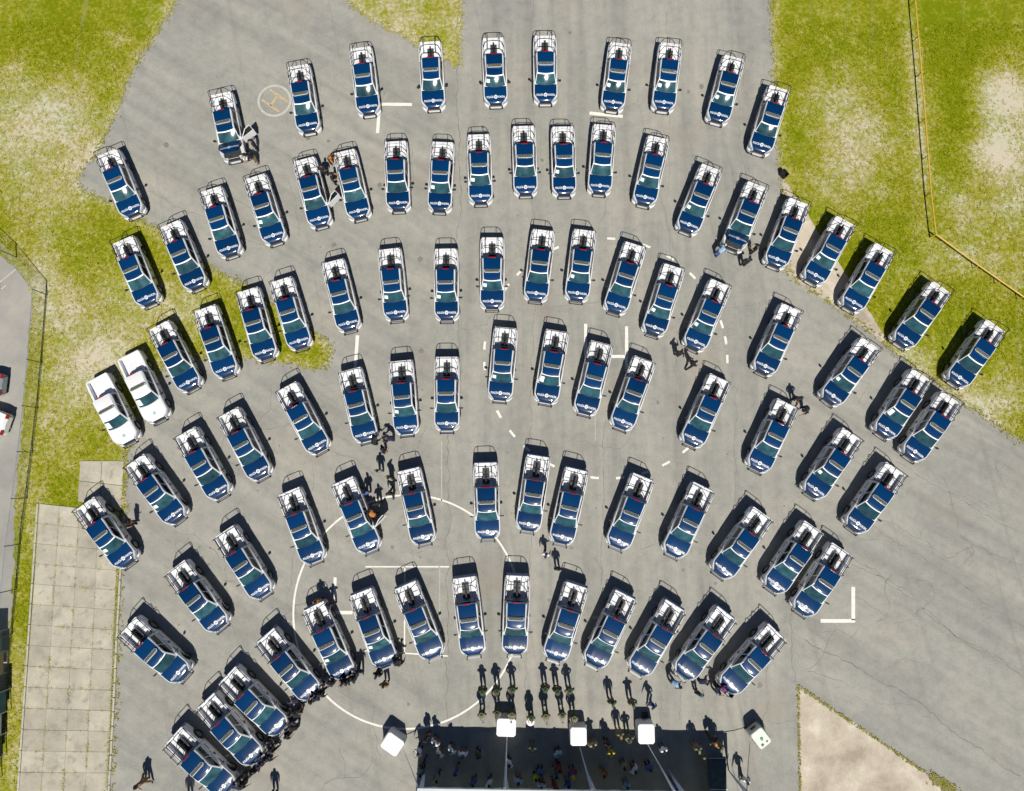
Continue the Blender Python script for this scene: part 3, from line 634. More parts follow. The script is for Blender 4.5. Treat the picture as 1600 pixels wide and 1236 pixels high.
    for s in (1,-1):
        b = MB(); b.add([(2.50,s*.50,.80),(2.36,s*.735,.82),(2.18,s*.855,.86),(2.18,s*.845,1.03),(2.34,s*.715,1.03),(2.49,s*.49,.97),(2.20,s*.80,1.085),(2.34,s*.66,1.065),(2.44,s*.50,1.02)],
                        [(0,1,4,5),(1,2,3,4),(3,4,7,6),(4,5,8,7)]); 
        for i_,v_ in enumerate(b.v): b.v[i_] = (v_[0]+.012, v_[1]+s*.006, v_[2]+.004)
        D['headlight_%d' % s] = b.mesh('headlight', M['clear_lens'])
        b = MB(); b.box(-2.575,-2.46,.72*s if s>0 else -.822, .822 if s>0 else -.72,.70,1.06); D['tail_%d' % s] = b.mesh('tail_light', M['red_lens'])
        b = MB(); y0 = s*.83; b.tube([(1.02,y0,1.20),(1.03,s*.95,1.22)], .02, 5)
        b.add([(.98,s*.94,1.14),(1.07,s*.95,1.14),(1.05,s*1.14,1.16),(.96,s*1.13,1.16),(.98,s*.94,1.33),(1.06,s*.95,1.33),(1.04,s*1.13,1.31),(.96,s*1.12,1.31)],[(0,1,2,3),(4,5,6,7),(0,1,5,4),(1,2,6,5),(2,3,7,6),(3,0,4,7)])
        D['mirror_%d' % s] = b.mesh('mirror', M['black_plastic'])
    b = MB(); bo = [(2.20,.86),(2.36,.80),(2.50,.64),(2.575,.44)]; bo = bo + [(x,-y) for x,y in bo[::-1]]; nb = len(bo)
    b.add([(x,y,.44) for x,y in bo]+[(x,y,.66) for x,y in bo]+[(x-.03,y*.95,.70) for x,y in bo],[(k,k+1,nb+k+1,nb+k) for k in range(nb-1)]+[(nb+k,nb+k+1,2*nb+k+1,2*nb+k) for k in range(nb-1)]+[tuple(range(2*nb,3*nb))]); D['front_bumper'] = b.mesh('front_bumper', M['white_paint'])
    b = MB()                                             # push bar: two uprights, crossbars
    for s in (1,-1): b.tube([(2.52,s*.40,.52),(2.70,s*.46,.60),(2.73,s*.46,.92),(2.66,s*.46,1.0)], .035, 6); b.cyl((2.75,s*.46,.86),(1,0,0),.05,.10,10)
    b.tube([(2.73,-.46,.66),(2.73,.46,.66)], .03, 6); D['push_bar'] = b.mesh('push_bar', M['black_steel'])
    b = MB(); b.box(2.63,2.72,-.43,.43,.955,.985); D['push_bar_plate'] = b.mesh('bar_plate', M['chrome'])
    # light bar
    b = MB(); n_ = 24; out = []
    def rr_out(L_, W_, k): 
        r_ = W_; s_ = [(-r_*math.sin(t), (L_-r_)+r_*math.cos(t)) for t in [math.pi*k_/10 for k_ in range(0,11)]]
        return None
    def stadium(hx_, hy, n_=8):
        p = []
        for k in range(n_+1): t = -math.pi/2+math.pi*k/n_; p.append((hx_*math.sin(t), (hy-hx_)+hx_*math.cos(t)))
        for k in range(n_+1): t = math.pi/2+math.pi*k/n_; p.append((hx_*math.sin(t), -(hy-hx_)+hx_*math.cos(t)))
        return p
    st = stadium(.125,.555); N_ = len(st); cx = .08
    b.add([(cx+x,y,1.825) for x,y in st]+[(cx+x,y,1.875) for x,y in st],[(k,(k+1)%N_,N_+(k+1)%N_,N_+k) for k in range(N_)]+[tuple(range(N_,2*N_))]); b.box(cx-.05,cx+.05,-.35,.35,1.79,1.83)
    D['bar_base'] = b.mesh('light_bar', M['bar_rim'])
    st = stadium(.095,.525); b = MB(); b.add([(cx+x,y,1.876) for x,y in st]+[(cx+x*.9,y*.97,1.925) for x,y in st],[(k,(k+1)%N_,N_+(k+1)%N_,N_+k) for k in range(N_)]+[tuple(range(N_,2*N_))]); D['bar_lens'] = b.mesh('lens', M['bar_lens'])
    b = MB(); b.box(-.032,.032,-.055,.055,0,.012); D['bar_mod'] = b.mesh('lamp_module', M['bar_module'])
    # bed cage: three hoops and two top rails
    b = MB(); zt = 2.12
    for x, z_ in ((-1.03,zt),(-1.66,zt),(-2.32,zt-.03)):
        xl = x - (.10 if x < -2 else 0)
        b.tube([(xl,-.78,1.14),(xl,-.77,1.36),((x+xl)/2,-.62,z_-.18),(x,-.43,z_),(x,.43,z_),((x+xl)/2,.62,z_-.18),(xl,.77,1.36),(xl,.78,1.14)], .025, 6)
    for s in (1,-1):
        b.tube([(-1.03,s*.43,zt),(-2.32,s*.43,zt-.03)], .024, 6)
        b.tube([(-1.05,s*.78,1.15),(-2.42,s*.78,1.15)], .018, 5)
    D['cage'] = b.mesh('roll_cage', M['black_steel'])
    b = MB(); b.box(-2.12,-1.14,-.05,.05,.80,1.26); b.box(-2.10,-1.16,-.22,.22,.80,.94)
    for x in (-2.05,-1.62,-1.2): b.tube([(x,0,1.26),(x,0,1.34)], .018, 5)
    b.tube([(-2.08,0,1.34),(-1.18,0,1.34)], .02, 5); D['bench'] = b.mesh('bench', M['seat_black'])
    for s in (1,-1):
        b = MB(); b.box(-2.10,-1.16,s*.065 if s>0 else -.235,.235 if s>0 else -.065,.94,1.03); D['cushion_%d' % s] = b.mesh('cushion', M['seat_vinyl'])
    # wheels
    b = MB(); prof = [(-.13,.24),(-.13,.33),(-.10,.37),(.10,.37),(.13,.33),(.13,.24)]; n_ = 24
    b.grid([[(r_*math.cos(2*math.pi*k/n_), y, r_*math.sin(2*math.pi*k/n_)) for k in range(n_+1)] for y, r_ in prof]); D['tyre'] = b.mesh('tyre', M['rubber'], True)
    for s in (1,-1):
        b = MB(); y = s*.10; b.add([(.235*math.cos(2*math.pi*k/n_), y, .235*math.sin(2*math.pi*k/n_)) for k in range(n_)], [tuple(range(n_))])
        for k in range(6):
            an = 2*math.pi*k/6; c1, s1 = math.cos(an), math.sin(an)
            b.add([(.05*c1-.04*s1,y+s*.025,.05*s1+.04*c1),(.05*c1+.04*s1,y+s*.025,.05*s1-.04*c1),(.225*c1+.05*s1,y+s*.015,.225*s1-.05*c1),(.225*c1-.05*s1,y+s*.015,.225*s1+.05*c1)],[(0,1,2,3)])
        b.cyl((0,y+s*.02,0),(0,1,0),.05,.04,10); D['rim_%d' % s] = b.mesh('rim', M['rim'])
    # door decals and handles, one mesh each
    for s in (1,-1):
        y0, y1 = s*.897-.002, s*.897+.004
        for q, (x0, x1, z0) in enumerate(((-.75,-.22,.93),(.62,1.12,.93))):
            b = MB()
            for k in range(6): q0 = x0+(x1-x0)*k/6; b.box(q0, q0+(x1-x0)/6*.75, y0, y1, z0-.05, z0+.05)
            b.box(x0, x1, y0, y1-.002, z0-.012, z0+.012); D['decal_%d%d' % (s,q)] = b.mesh('door_lettering', M['decal_blue'])
        b = MB(); N_ = 14; pts = [(.18+(.145 if k % 2 == 0 else .085)*math.cos(math.pi*k/7), .86+(.145 if k % 2 == 0 else .085)*math.sin(math.pi*k/7)) for k in range(N_)]
        b.add([(x,s*.902,z) for x,z in pts], [tuple(range(N_))]); D['decal_%d2' % s] = b.mesh('door_emblem', M['decal_blue'])
        for q, x in enumerate((-.05,.95)):
            b = MB(); b.box(x-.08,x+.08,s*.90-.004,s*.90+.012,1.0,1.03); D['handle_%d%d' % (s,q)] = b.mesh('door_handle', M['black_plastic'])
    # open driver's door, hinge at the origin, leaf towards -x
    b = MB(); b.box(-1.05,0,-.05,.03,-.66,0.02); D['door_leaf'] = b.mesh('open_door', M['white_paint'])
    b = MB(); b.box(-.98,-.08,-.065,-.05,-.55,-.06); D['door_trim'] = b.mesh('door_trim', M['door_trim'])
    b = MB(); b.tube([(-.03,0,.02),(-.58,-.10,.50),(-.98,-.11,.52),(-1.02,0,.02)], .03, 6); D['door_frame'] = b.mesh('window_frame', M['white_paint'])
    b = MB(); b.add([(-.08,0,.03),(-.58,-.09,.48),(-.96,-.10,.49),(-1.0,0,.03)],[(0,1,2,3)]); D['door_glass'] = b.mesh('door_glass', M['side_glass'])
    b = MB(); b.box(.17,1.18,.885,.899,.44,1.12); b.box(.20,1.0,.74,.80,1.12,1.55); D['door_open'] = b.mesh('door_opening', M['seat_black'])
    # engine bay for raised hoods
    b = MB(); b.box(1.34,2.40,-.60,.60,1.10,1.185); b.box(1.55,2.15,-.28,.28,1.185,1.215); b.box(1.5,1.8,.34,.56,1.185,1.225); b.box(2.32,2.44,-.40,.40,1.0,1.13)
    for k in range(4): b.tube([(1.6+.12*k,-.5,1.20),(1.65+.12*k,0,1.235),(1.7+.1*k,.45,1.20)], .02, 5)
    D['engine_bay'] = b.mesh('engine_bay', M['engine'])
    return D
D = make_parts()
def make_truck(white=False):
    t = link('police_pickup' if not white else 'white_pickup', None)
    link('body', D['body'], t); link('bed', D['bed'], t); link('tailgate', D['tailgate'], t); link('rear_bumper', D['rear_bumper'], t); link('cab', D['cab'], t)
    h = link('hood', D['hood_w' if white else 'hood'], t)
    if white: link('emblem', D['emblem_g'], h)
    else: link('lettering', D['text_l'], h); link('lettering', D['text_r'], h); link('emblem', D['emblem'], h)
    r_ = link('roof', D['roof_w' if white else 'roof'], t); link('brake_light', D['brake_light'], r_)
    w = link('windshield', D['windshield'], t); link('wiper_cowl', D['cowl'], w)
    if not white: link('sun_strip', D['sun_strip'], w)
    else:
        o_ = link('sun_strip', D['sun_strip'], w)
    for k in ('l0','l1','r0','r1'): link('side_window', D['win_'+k], t)
    link('rear_window', D['rear_window'], t); link('grille', D['grille'], t); link('front_bumper', D['front_bumper'], t)
    p = link('push_bar', D['push_bar'], t); link('bar_plate', D['push_bar_plate'], p)
    lb = link('light_bar', D['bar_base'], t); le = link('lens', D['bar_lens'], lb)
    for k in range(7): link('lamp_module', D['bar_mod'], lb, (.08 + (.035 if k % 2 else -.03), -.39+.13*k, 1.925))
    for s in (1,-1):
        link('headlight', D['headlight_%d' % s], t); link('tail_light', D['tail_%d' % s], t); link('mirror', D['mirror_%d' % s], t)
        for q in (0,1): link('door_lettering', D['decal_%d%d' % (s,q)], t); link('door_handle', D['handle_%d%d' % (s,q)], t)
        link('door_emblem', D['decal_%d2' % s], t)
        for ax in (AX_F, AX_R):
            wh = link('wheel', D['tyre'], t, (ax, s*.725, WR-.005)); link('rim', D['rim_%d' % s], wh)
    if not white:
        link('roll_cage', D['cage'], t); be = link('bench', D['bench'], t)
        for s in (1,-1): link('cushion', D['cushion_%d' % s], be)
    return t

# pickups: photo pixels of the roof-edge brake light and of the hood emblem
TR = [(171.75,263,203.75,325.75),(345,171.25,361.25,230),(466.75,127.5,480.75,194.25),(564.25,98.25,575,167),(671.75,88,677,159.25),(771.75,85,774.5,150.25),(852.5,80,852.5,148.5),(478.75,274.25,499,343),
 (542,262,560,330.5),(617,247.5,622,318),(688.75,250,686.75,318),(748.25,238.75,750.75,305),(819.5,225,821.25,291.75),(881.25,226.25,881.75,292.5),(967.5,94,958.25,157.75),(1047.5,94.5,1037.75,157.75),
 (1142.5,115,1123.75,177),(1212.5,163.75,1190.75,224.25),(943.75,223,937.5,289.5),(1024.25,242.5,1008.25,307),(1103.75,286.25,1076,351.75),(1176.25,315,1151.25,370.75),(1242.5,341.25,1214.25,405),(1310.75,371.25,1275,428.75),
 (1372.5,413.75,1334.25,471.75),(1460,473.75,1415,528.75),(1546.25,533.75,1499,590.75),(332.5,322,357.5,388.75),(403.25,303.5,426.75,367),(196.25,401.25,229.25,465.75),(271.25,375.75,303.25,440.5),(256.25,536.25,294.25,598.25),
 (324.25,511.25,351.75,577.5),(390,483.75,413,549.5),(443.25,466.25,467,533.75),(524.5,438.75,543.5,504.25),(609.25,420.5,618.25,487.5),(695.75,420.5,697.75,488),(768.75,402.5,769,470.25),(845.75,390.5,837.75,457.75),
 (911.25,390,902,458),(985,410,962.5,478),(1046.25,445,1022.75,512.5),(1117,470.5,1087,534.5),(1228.75,509.5,1195.75,572.5),(550.75,610,570.5,680),(626.25,597,634.5,668.75),(696.75,591,698,663),
 (787.25,545.8,781.7,614),(866.2,548.6,853.8,619.8),(933.75,569.5,916.25,635),(998.75,592,972.75,660),(1115.5,621.25,1083.25,685.75),(1220.75,663,1187.5,723),(458.75,634,496,696),(1347.5,563,1301.5,619),
 (1430,613.25,1385,671.25),(1476.25,648.75,1428.75,706.75),(1318.75,708,1274,764.5),(1386.25,763.75,1340.75,817),(222.5,747.5,272.5,806.25),(299.5,705.75,340.75,767.5),(366.25,674.5,404.25,737.5),(145,818.75,192.5,872),
 (458.75,802.5,488.75,869.5),(363.75,864.5,406.25,921.25),(288.75,918.75,338,973.25),(220,1008.75,277.5,1050),(431.25,1026.25,483.75,1081.25),(375,1087,433,1135),(338,1130,393.6,1181.6),(291,1184,350,1228),
 (545,786.25,575,851.25),(643.25,770,660.75,840),(759.25,760.5,761.75,832),(836.75,749.25,825.75,820),(895,770,878.25,839.5),(995,780.5,967,846.25),(1088,796.25,1055.5,857.5),(1176.25,833.75,1130,890),
 (1258,856.25,1212.5,913),(1302.5,892,1258,948.75),(500,985,535,1050),(572,963,601.25,1032.5),(643.75,951.25,675,1020),(728.75,943.25,738.75,1015),(807.5,940.75,804.25,1013.25),(891.25,955,868.75,1021),
 (965,966.25,930,1032.5),(1042,980,998.75,1045.75),(1118.75,992.5,1071.25,1048.75),(1195,1019.5,1141.25,1070)]
WHITE = [(156.25,620,195.25,682.5),(206.25,584.5,242.5,646.75)]
PAPER = {5,10,11,13,14,15,16,19,20,23,28,36,37,38,40,42,43,48,46,55,58,60,63,82,83}; PAPER_B = {49,56}
OPEN_DOOR = {1: 62, 7: 58, 72: 66}; OPEN_HOOD = {1, 21}
ROWS = [[71,70,69,68]+list(range(82,92)), [67,66,65,64]+list(range(72,82)), [63,60,61,62,54,45,46,47,48,49,50,51,52,53,58,59],
        [31,32,33,34,35,36,37,38,39,40,41,42,43,44,55,56,57], [29,30,27,28,7,8,9,10,11,12,13,18,19,20,21,22,23,24,25,26], [0,1,2,3,4,5,6,14,15,16,17]]
ORD = 'first second third fourth fifth sixth seventh eighth ninth tenth eleventh twelfth thirteenth fourteenth fifteenth sixteenth seventeenth eighteenth nineteenth twentieth'.split()
where = {i: (r, k) for r, row in enumerate(ROWS) for k, i in enumerate(row)}
proto, proto_w = make_truck(), make_truck(True)
def place(o, px, from_a=False):
    A, B = at(px[0], px[1], 1.78), at(px[2], px[3], 1.13); d = (B-A); d.z = 0; d.normalize()
    o.rotation_euler = (0, 0, math.atan2(d.y, d.x))
    c = (A+B)/2 - d*0.57 if not from_a else A + d*0.915
    o.location = (c.x, c.y, 0.012)
used = [False, False]
TRUCKS = []
for i, px in enumerate(TR):
    t = proto if i == 0 else copy_tree(proto); place(t, px, i in OPEN_HOOD); TRUCKS.append(t)
    r, k = where[i]
    lab = 'navy and white police pickup, %s from the footpath end, %s row from the marquee' % (ORD[k], ORD[r])
    if i in OPEN_HOOD and i in OPEN_DOOR: lab = 'police pickup with raised hood and open driver door, %s row from the marquee' % ORD[r]
    elif i in OPEN_HOOD: lab = 'police pickup with raised hood and engine showing, %s row from the marquee' % ORD[r]
    elif i in OPEN_DOOR: lab = 'navy and white police pickup with driver door open, %s row from the marquee' % ORD[r]
    tag(t, lab, 'pickup', 'police pickups parked in fan-shaped rows')
def child(t, nm): return [c for c in t.children if c.name.split('.')[0] == nm]
for i, t in enumerate(TRUCKS):
    st_a = random.choice([0,0,0,R(12),R(-14),R(22),R(-8)])
    for wh in child(t, 'wheel'):
        if wh.location.x > 0: wh.rotation_euler = (0, 0, st_a)
    if i in PAPER or i in PAPER_B:
        link('paper_sheet', D['paper_b' if i in PAPER_B else 'paper_a'], child(t, 'windshield')[0])
    if i in OPEN_HOOD:
        h = child(t, 'hood')[0]; a_ = R(-38); piv = Vector((1.30, 0, 1.22))
        m_ = Matrix.Translation(piv) @ Matrix.Rotation(a_, 4, 'Y') @ Matrix.Translation(-piv); h.matrix_local = m_
        link('engine_bay', D['engine_bay'], t)
    if i in OPEN_DOOR:
        dl = link('open_door', D['door_leaf'], t, (1.18, .885, 1.12), R(-OPEN_DOOR[i])); link('door_trim', D['door_trim'], dl); link('window_frame', D['door_frame'], dl); link('door_glass', D['door_glass'], dl)
        link('door_opening', D['door_open'], t)
WP = [proto_w, copy_tree(proto_w)]
for i, px in enumerate(WHITE):
    t = WP[i]; place(t, px)
    tag(t, 'plain white pickup with empty open bed, ' + ('on the turf next to the footpath slabs' if i == 0 else 'next to the fourth row of police pickups'), 'pickup', 'plain white pickups')
    link('paper_sheet', D['paper_b'], child(t, 'windshield')[0])

# ------------------------------------------------------------------ marquee, ballast tanks, straps
EZ = 3.5
marquee = link('marquee', None); tag(marquee, 'large white canvas marquee with sloping roof pitched on the apron', 'marquee')
e0 = at(652, 1232, EZ); ed = (at(905, 1236, EZ) - e0).normalized(); en = Vector((ed.y, -ed.x, 0))   # along the eave, into the tent (-Y)
SHV = Vector((SHADOW_DX, 1, 0)).normalized() / math.tan(R(SUN_EL))
elen = (at(1130, 1142) - SHV*EZ - Vector((e0.x, e0.y, 0))).dot(ed)
def tp(u, v, z): p = e0 + ed*u + en*v; return Vector((p.x, p.y, z))
b = MB(); rows = []
for v, z in ((0,EZ),(1.5,EZ+.55),(3.5,EZ+1.25),(5,EZ+1.6),(6.5,EZ+1.25),(8.5,EZ+.55),(10,EZ)):
    rows.append([tp(u, v, z - 0.10*abs(math.sin(math.pi*u/(elen/4)))*(1 if 0 < v < 10 else 0)) for u in [elen*k/24 for k in range(25)]])
b.grid(rows); b.build('roof', M['canvas'], marquee, True)
b = MB(); b.grid([[tp(elen*k/40, -.03 + .02*math.sin(k*2.3), EZ - j*.16 + (.03*abs(math.sin(k*1.57)) if j else 0)) for k in range(41)] for j in (0,1)]); b.build('valance', M['canvas'], marquee)
b = MB(); b.tube([tp(0,.02,EZ-.05), tp(elen,.02,EZ-.05)], .035, 6); b.build('eave_pole', M['galvanised'], marquee)
legs = [0.05*elen*0+.12, elen*.265, elen*.53, elen*.80, elen-.05]
for u in legs:
    b = MB(); b.tube([tp(u,.05,0), tp(u,.05,EZ-.05)], .045, 8)
    b.add([tp(u-.03,.02,.6), tp(u+.03,.02,.6), tp(u+.28,.02,EZ-.1), tp(u-.02,.02,EZ-.1)], [(0,1,2,3)])
    b.build('leg', M['canvas_leg'], marquee)
    b = MB(); b.tube([tp(u,10,0), tp(u,10,EZ-.05)], .045, 8); b.build('leg', M['canvas_leg'], marquee)
w0, w1 = at(1106, 1183, .6), at(1134, 1183, .6); st_ = link('stage_platform', None, None, (w0.x, w0.y, .012)); sw = w1.x - w0.x; tag(st_, 'low black stage platform with pale edge rails at the marquee end', 'stage')
b = MB(); b.box(0, sw, -6, 0, .50, .60); b.build('deck', mat('stage_deck', (.05,.075,.085), .8, var=.3, vscale=3), st_)
for y in (-.05, -2.0, -4.0): b = MB(); b.box(-.02, sw+.02, y-.03, y+.03, .60, .64); b.build('edge_rail', M['galvanised'], st_)
for x in (.08, sw-.08):
    for y in (-.1, -2, -4, -5.9): b = MB(); b.tube([(x,y,0),(x,y,.5)], .03, 6); b.build('leg', M['galvanised'], st_)

def soft_box(lx, ly, h, seed, drape=True):
    rr = random.Random(seed); b = MB(); n_ = 28; rings = []
    for z, k in ((0.03,1.02),(.25,1.015),(.6,1.0),(h-.10,.995),(h-.02,.985),(h,.93)):
        ring_ = []
        for i in range(n_):
            t = 2*math.pi*i/n_; c, s = math.cos(t), math.sin(t); q = 1/max(abs(c), abs(s))
            ring_.append((c*q*lx/2*k + (rr.uniform(-.02,.02) if z < h*.9 else 0), s*q*ly/2*k + (rr.uniform(-.02,.02) if z < h*.9 else 0), z))
        rings.append(ring_+[ring_[0]])
    b.grid(rings); b.add(rings[-1][:-1], [tuple(range(n_))]); return b
TOTES = [((613,1163),34,1.28,1.12,'white covered ballast cube strapped to the outer corner of the marquee'),((791,1137),2,1.28,1.14,'white covered ballast cube in front of the drummers nearest the marquee corner strap'),
         ((904,1151),0,1.08,1.16,'white covered ballast cube between the two others along the marquee edge'),((1010,1147),0,1.10,1.26,'white covered ballast cube with a small black bag behind it')]
tote_xy = []
for i, (p, rz, lx, ly, lab) in enumerate(TOTES):
    w = at(p[0], p[1], 1.1); t = link('ballast_cube', None, None, (w.x, w.y, 0.012), R(-rz)); tag(t, lab, 'ballast tank', 'covered ballast cubes')
    soft_box(lx, ly, 1.1, i).build('cover', M['cover'], t)
    b = MB()
    for y in (-.45,0,.45): b.box(-lx/2*.9, lx/2*.9, y*ly-.05, y*ly+.05, 0, .10)
    b.build('pallet', mat('pallet_wood', (.25,.18,.10), .8) if i == 0 else bpy.data.materials['pallet_wood'], t); tote_xy.append(w)
w = at(1011.5, 1134, .9); b = MB(); b.box(-.20,.20,-.14,.14,0,.28); b.tube([(-.12,0,.28),(-.08,0,.36),(.08,0,.36),(.12,0,.28)], .015, 5)
t = b.build('shoulder_bag', M['black_plastic']); t.location = (w.x, w.y+.42, .012); tag(t, 'small black bag on the ground behind a white ballast cube', 'bag')
# uncovered tank
w = at(1188, 1152, 1.0); t = link('water_tank', None, None, (w.x, w.y, 0.012), R(-53)); tag(t, 'pale uncovered plastic water tank with cap and label plate', 'ballast tank')
b = MB(); rings = []
for z, k in ((.15,.97),(.2,1),(1.05,1),(1.12,.97),(1.15,.88)):
    st = []
    for i in range(32):
        q = 2*math.pi*i/32; c, s = math.cos(q), math.sin(q); m_ = (abs(c)**8+abs(s)**8)**(-1/8); st.append((c*m_*.60*k, s*m_*.48*k, z))
    rings.append(st+[st[0]])
b.grid(rings); b.add(rings[-1][:-1], [tuple(range(32))]); b.build('tank', M['tank'], t, True)
b = MB(); b.cyl((0.05,0,1.17),(0,0,1),.10,.05,16); b.build('cap', M['decal_green'], t)
b = MB(); b.box(.30,.45,-.28,-.10,1.152,1.16); b.box(.32,.42,.12,.26,1.152,1.16); b.build('label_plate', M['bar_lens'], t)
b = MB(); b.box(-.607,-.60,-.2,.2,.55,.85); b.build('label_plate', M['black_plastic'], t)
b = MB()
for z in (.3,.55,.8): b.tube([(-.62,-.50,z),(.62,-.50,z),(.62,.50,z),(-.62,.50,z),(-.62,-.5,z)], .012, 5)
for x in (-.4,-.13,.13,.4):
    for y in (-.5,.5): b.tube([(x,y,.12),(x,y,1.1)], .012, 5)
b.build('cage_frame', M['galvanised'], t)
b = MB()
for y in (-.42,0,.42): b.box(-.6,.6,y-.06,y+.06,0,.14)
b.build('pallet', bpy.data.materials['pallet_wood'], t)
def strap(p, q, r0, r1, lab, m='strap'):
    mid = (p+q)/2 - Vector((0,0,.06)); b = MB(); b.tube([p, p.lerp(mid,.5), mid, q], r0, 5, r1=r1); o = b.build('tie_strap', M[m]); tag(o, lab, 'strap', 'marquee tie straps')
strap(tp(.05,-.02,EZ-.1), at(630,1171,.85), .05, .02, 'white strap from the marquee corner to the tilted ballast cube')
for u, k, lab in ((elen*.265,1,'white tapering strap to the ballast cube behind the drummers'),(elen*.53,2,'white tapering strap to the middle ballast cube'),(elen*.78,3,'white tapering strap to the ballast cube with the bag')):
    c_ = tote_xy[k]; strap(tp(u,-.02,EZ-.1), Vector((c_.x+.05, c_.y-.60, .80)), .12, .022, lab)
strap(tp(elen,-.02,EZ-.1), at(1172,1160,.9), .03, .02, 'dark yellow rope from the marquee end to the uncovered tank', 'rope')
strap(tp(elen+.1,2.2,EZ-.2), at(1141,1186,.3), .035, .02, 'pale strap hanging down at the marquee end')

# ------------------------------------------------------------------ fences
def fence_wire(base_px, H, lab):
    f = link('wire_fence', None); tag(f, lab, 'fence'); W_ = [at(*p) for p in base_px]
    for i, p in enumerate(W_):
        b = MB(); b.tube([p, p+Vector((0,0,H+.04))], .032, 6); b.build('post', M['fence_post'], f)
    for p, q in zip(W_, W_[1:]):
        up = Vector((0,0,H)); b = MB(); b.tube([p+up, q+up], .024, 6); b.build('top_rail', M['galvanised'], f)
        b = MB(); L_ = (q-p).length; d = (q-p)/L_; n_ = int(L_/.16); k_ = H/.16
        for k in range(-int(k_), n_+1):
            for sg in (1,-1):
                x0, x1 = (k*.16, k*.16+H); z0, z1 = (0.04, H) if sg > 0 else (H, 0.04)
                if x0 < 0: z0 += (z1-z0)*(-x0)/(x1-x0); x0 = 0
                if x1 > L_: z1 = z0 + (z1-z0)*(L_-x0)/(x1-x0); x1 = L_
                if x1 - x0 < .05: continue
                P, Q = p+d*x0+Vector((0,0,z0)), p+d*x1+Vector((0,0,z1)); b.tube([P,Q], .0035, 3)
        o = b.build('wire_mesh', M['galvanised'], f); o['kind'] = 'stuff'
fence_wire([(-40,340),(26,402),(74,461),(66,567),(59.7,637.3),(51.7,706.7),(43,778),(33,850),(27,920),(20,990),(13,1060),(4,1140),(-4,1240)], 1.55, 'green post wire mesh fence between parking lot and turf')
def pipe_fence():
    f = link('pipe_fence', None); tag(f, 'low yellow pipe rail fence crossing the turf', 'fence'); H = .72
    P = [at(*q, H) for q in [(1427,-60),(1430,0),(1440,112),(1446,185),(1455,300),(1462.5,366)]]; Q = [at(*q, H) for q in [(1462.5,366),(1530,415),(1600,464),(1680,520)]]
    for L_ in (P, Q):
        for p, q in zip(L_, L_[1:]):
            b = MB(); b.tube([p,q], .05, 8); b.build('rail', M['yellow_pipe'], f)
            n_ = max(1, round((q-p).length/2.5))
            for k in range(n_):
                v = p.lerp(q, k/n_); b = MB(); b.tube([Vector((v.x,v.y,0)), v], .035, 6); b.build('post', M['yellow_pipe'], f)
    v = P[-1]; b = MB(); b.tube([Vector((v.x,v.y,0)), v+Vector((0,0,.05))], .06, 8); b.build('post', M['yellow_pipe'], f)
pipe_fence()

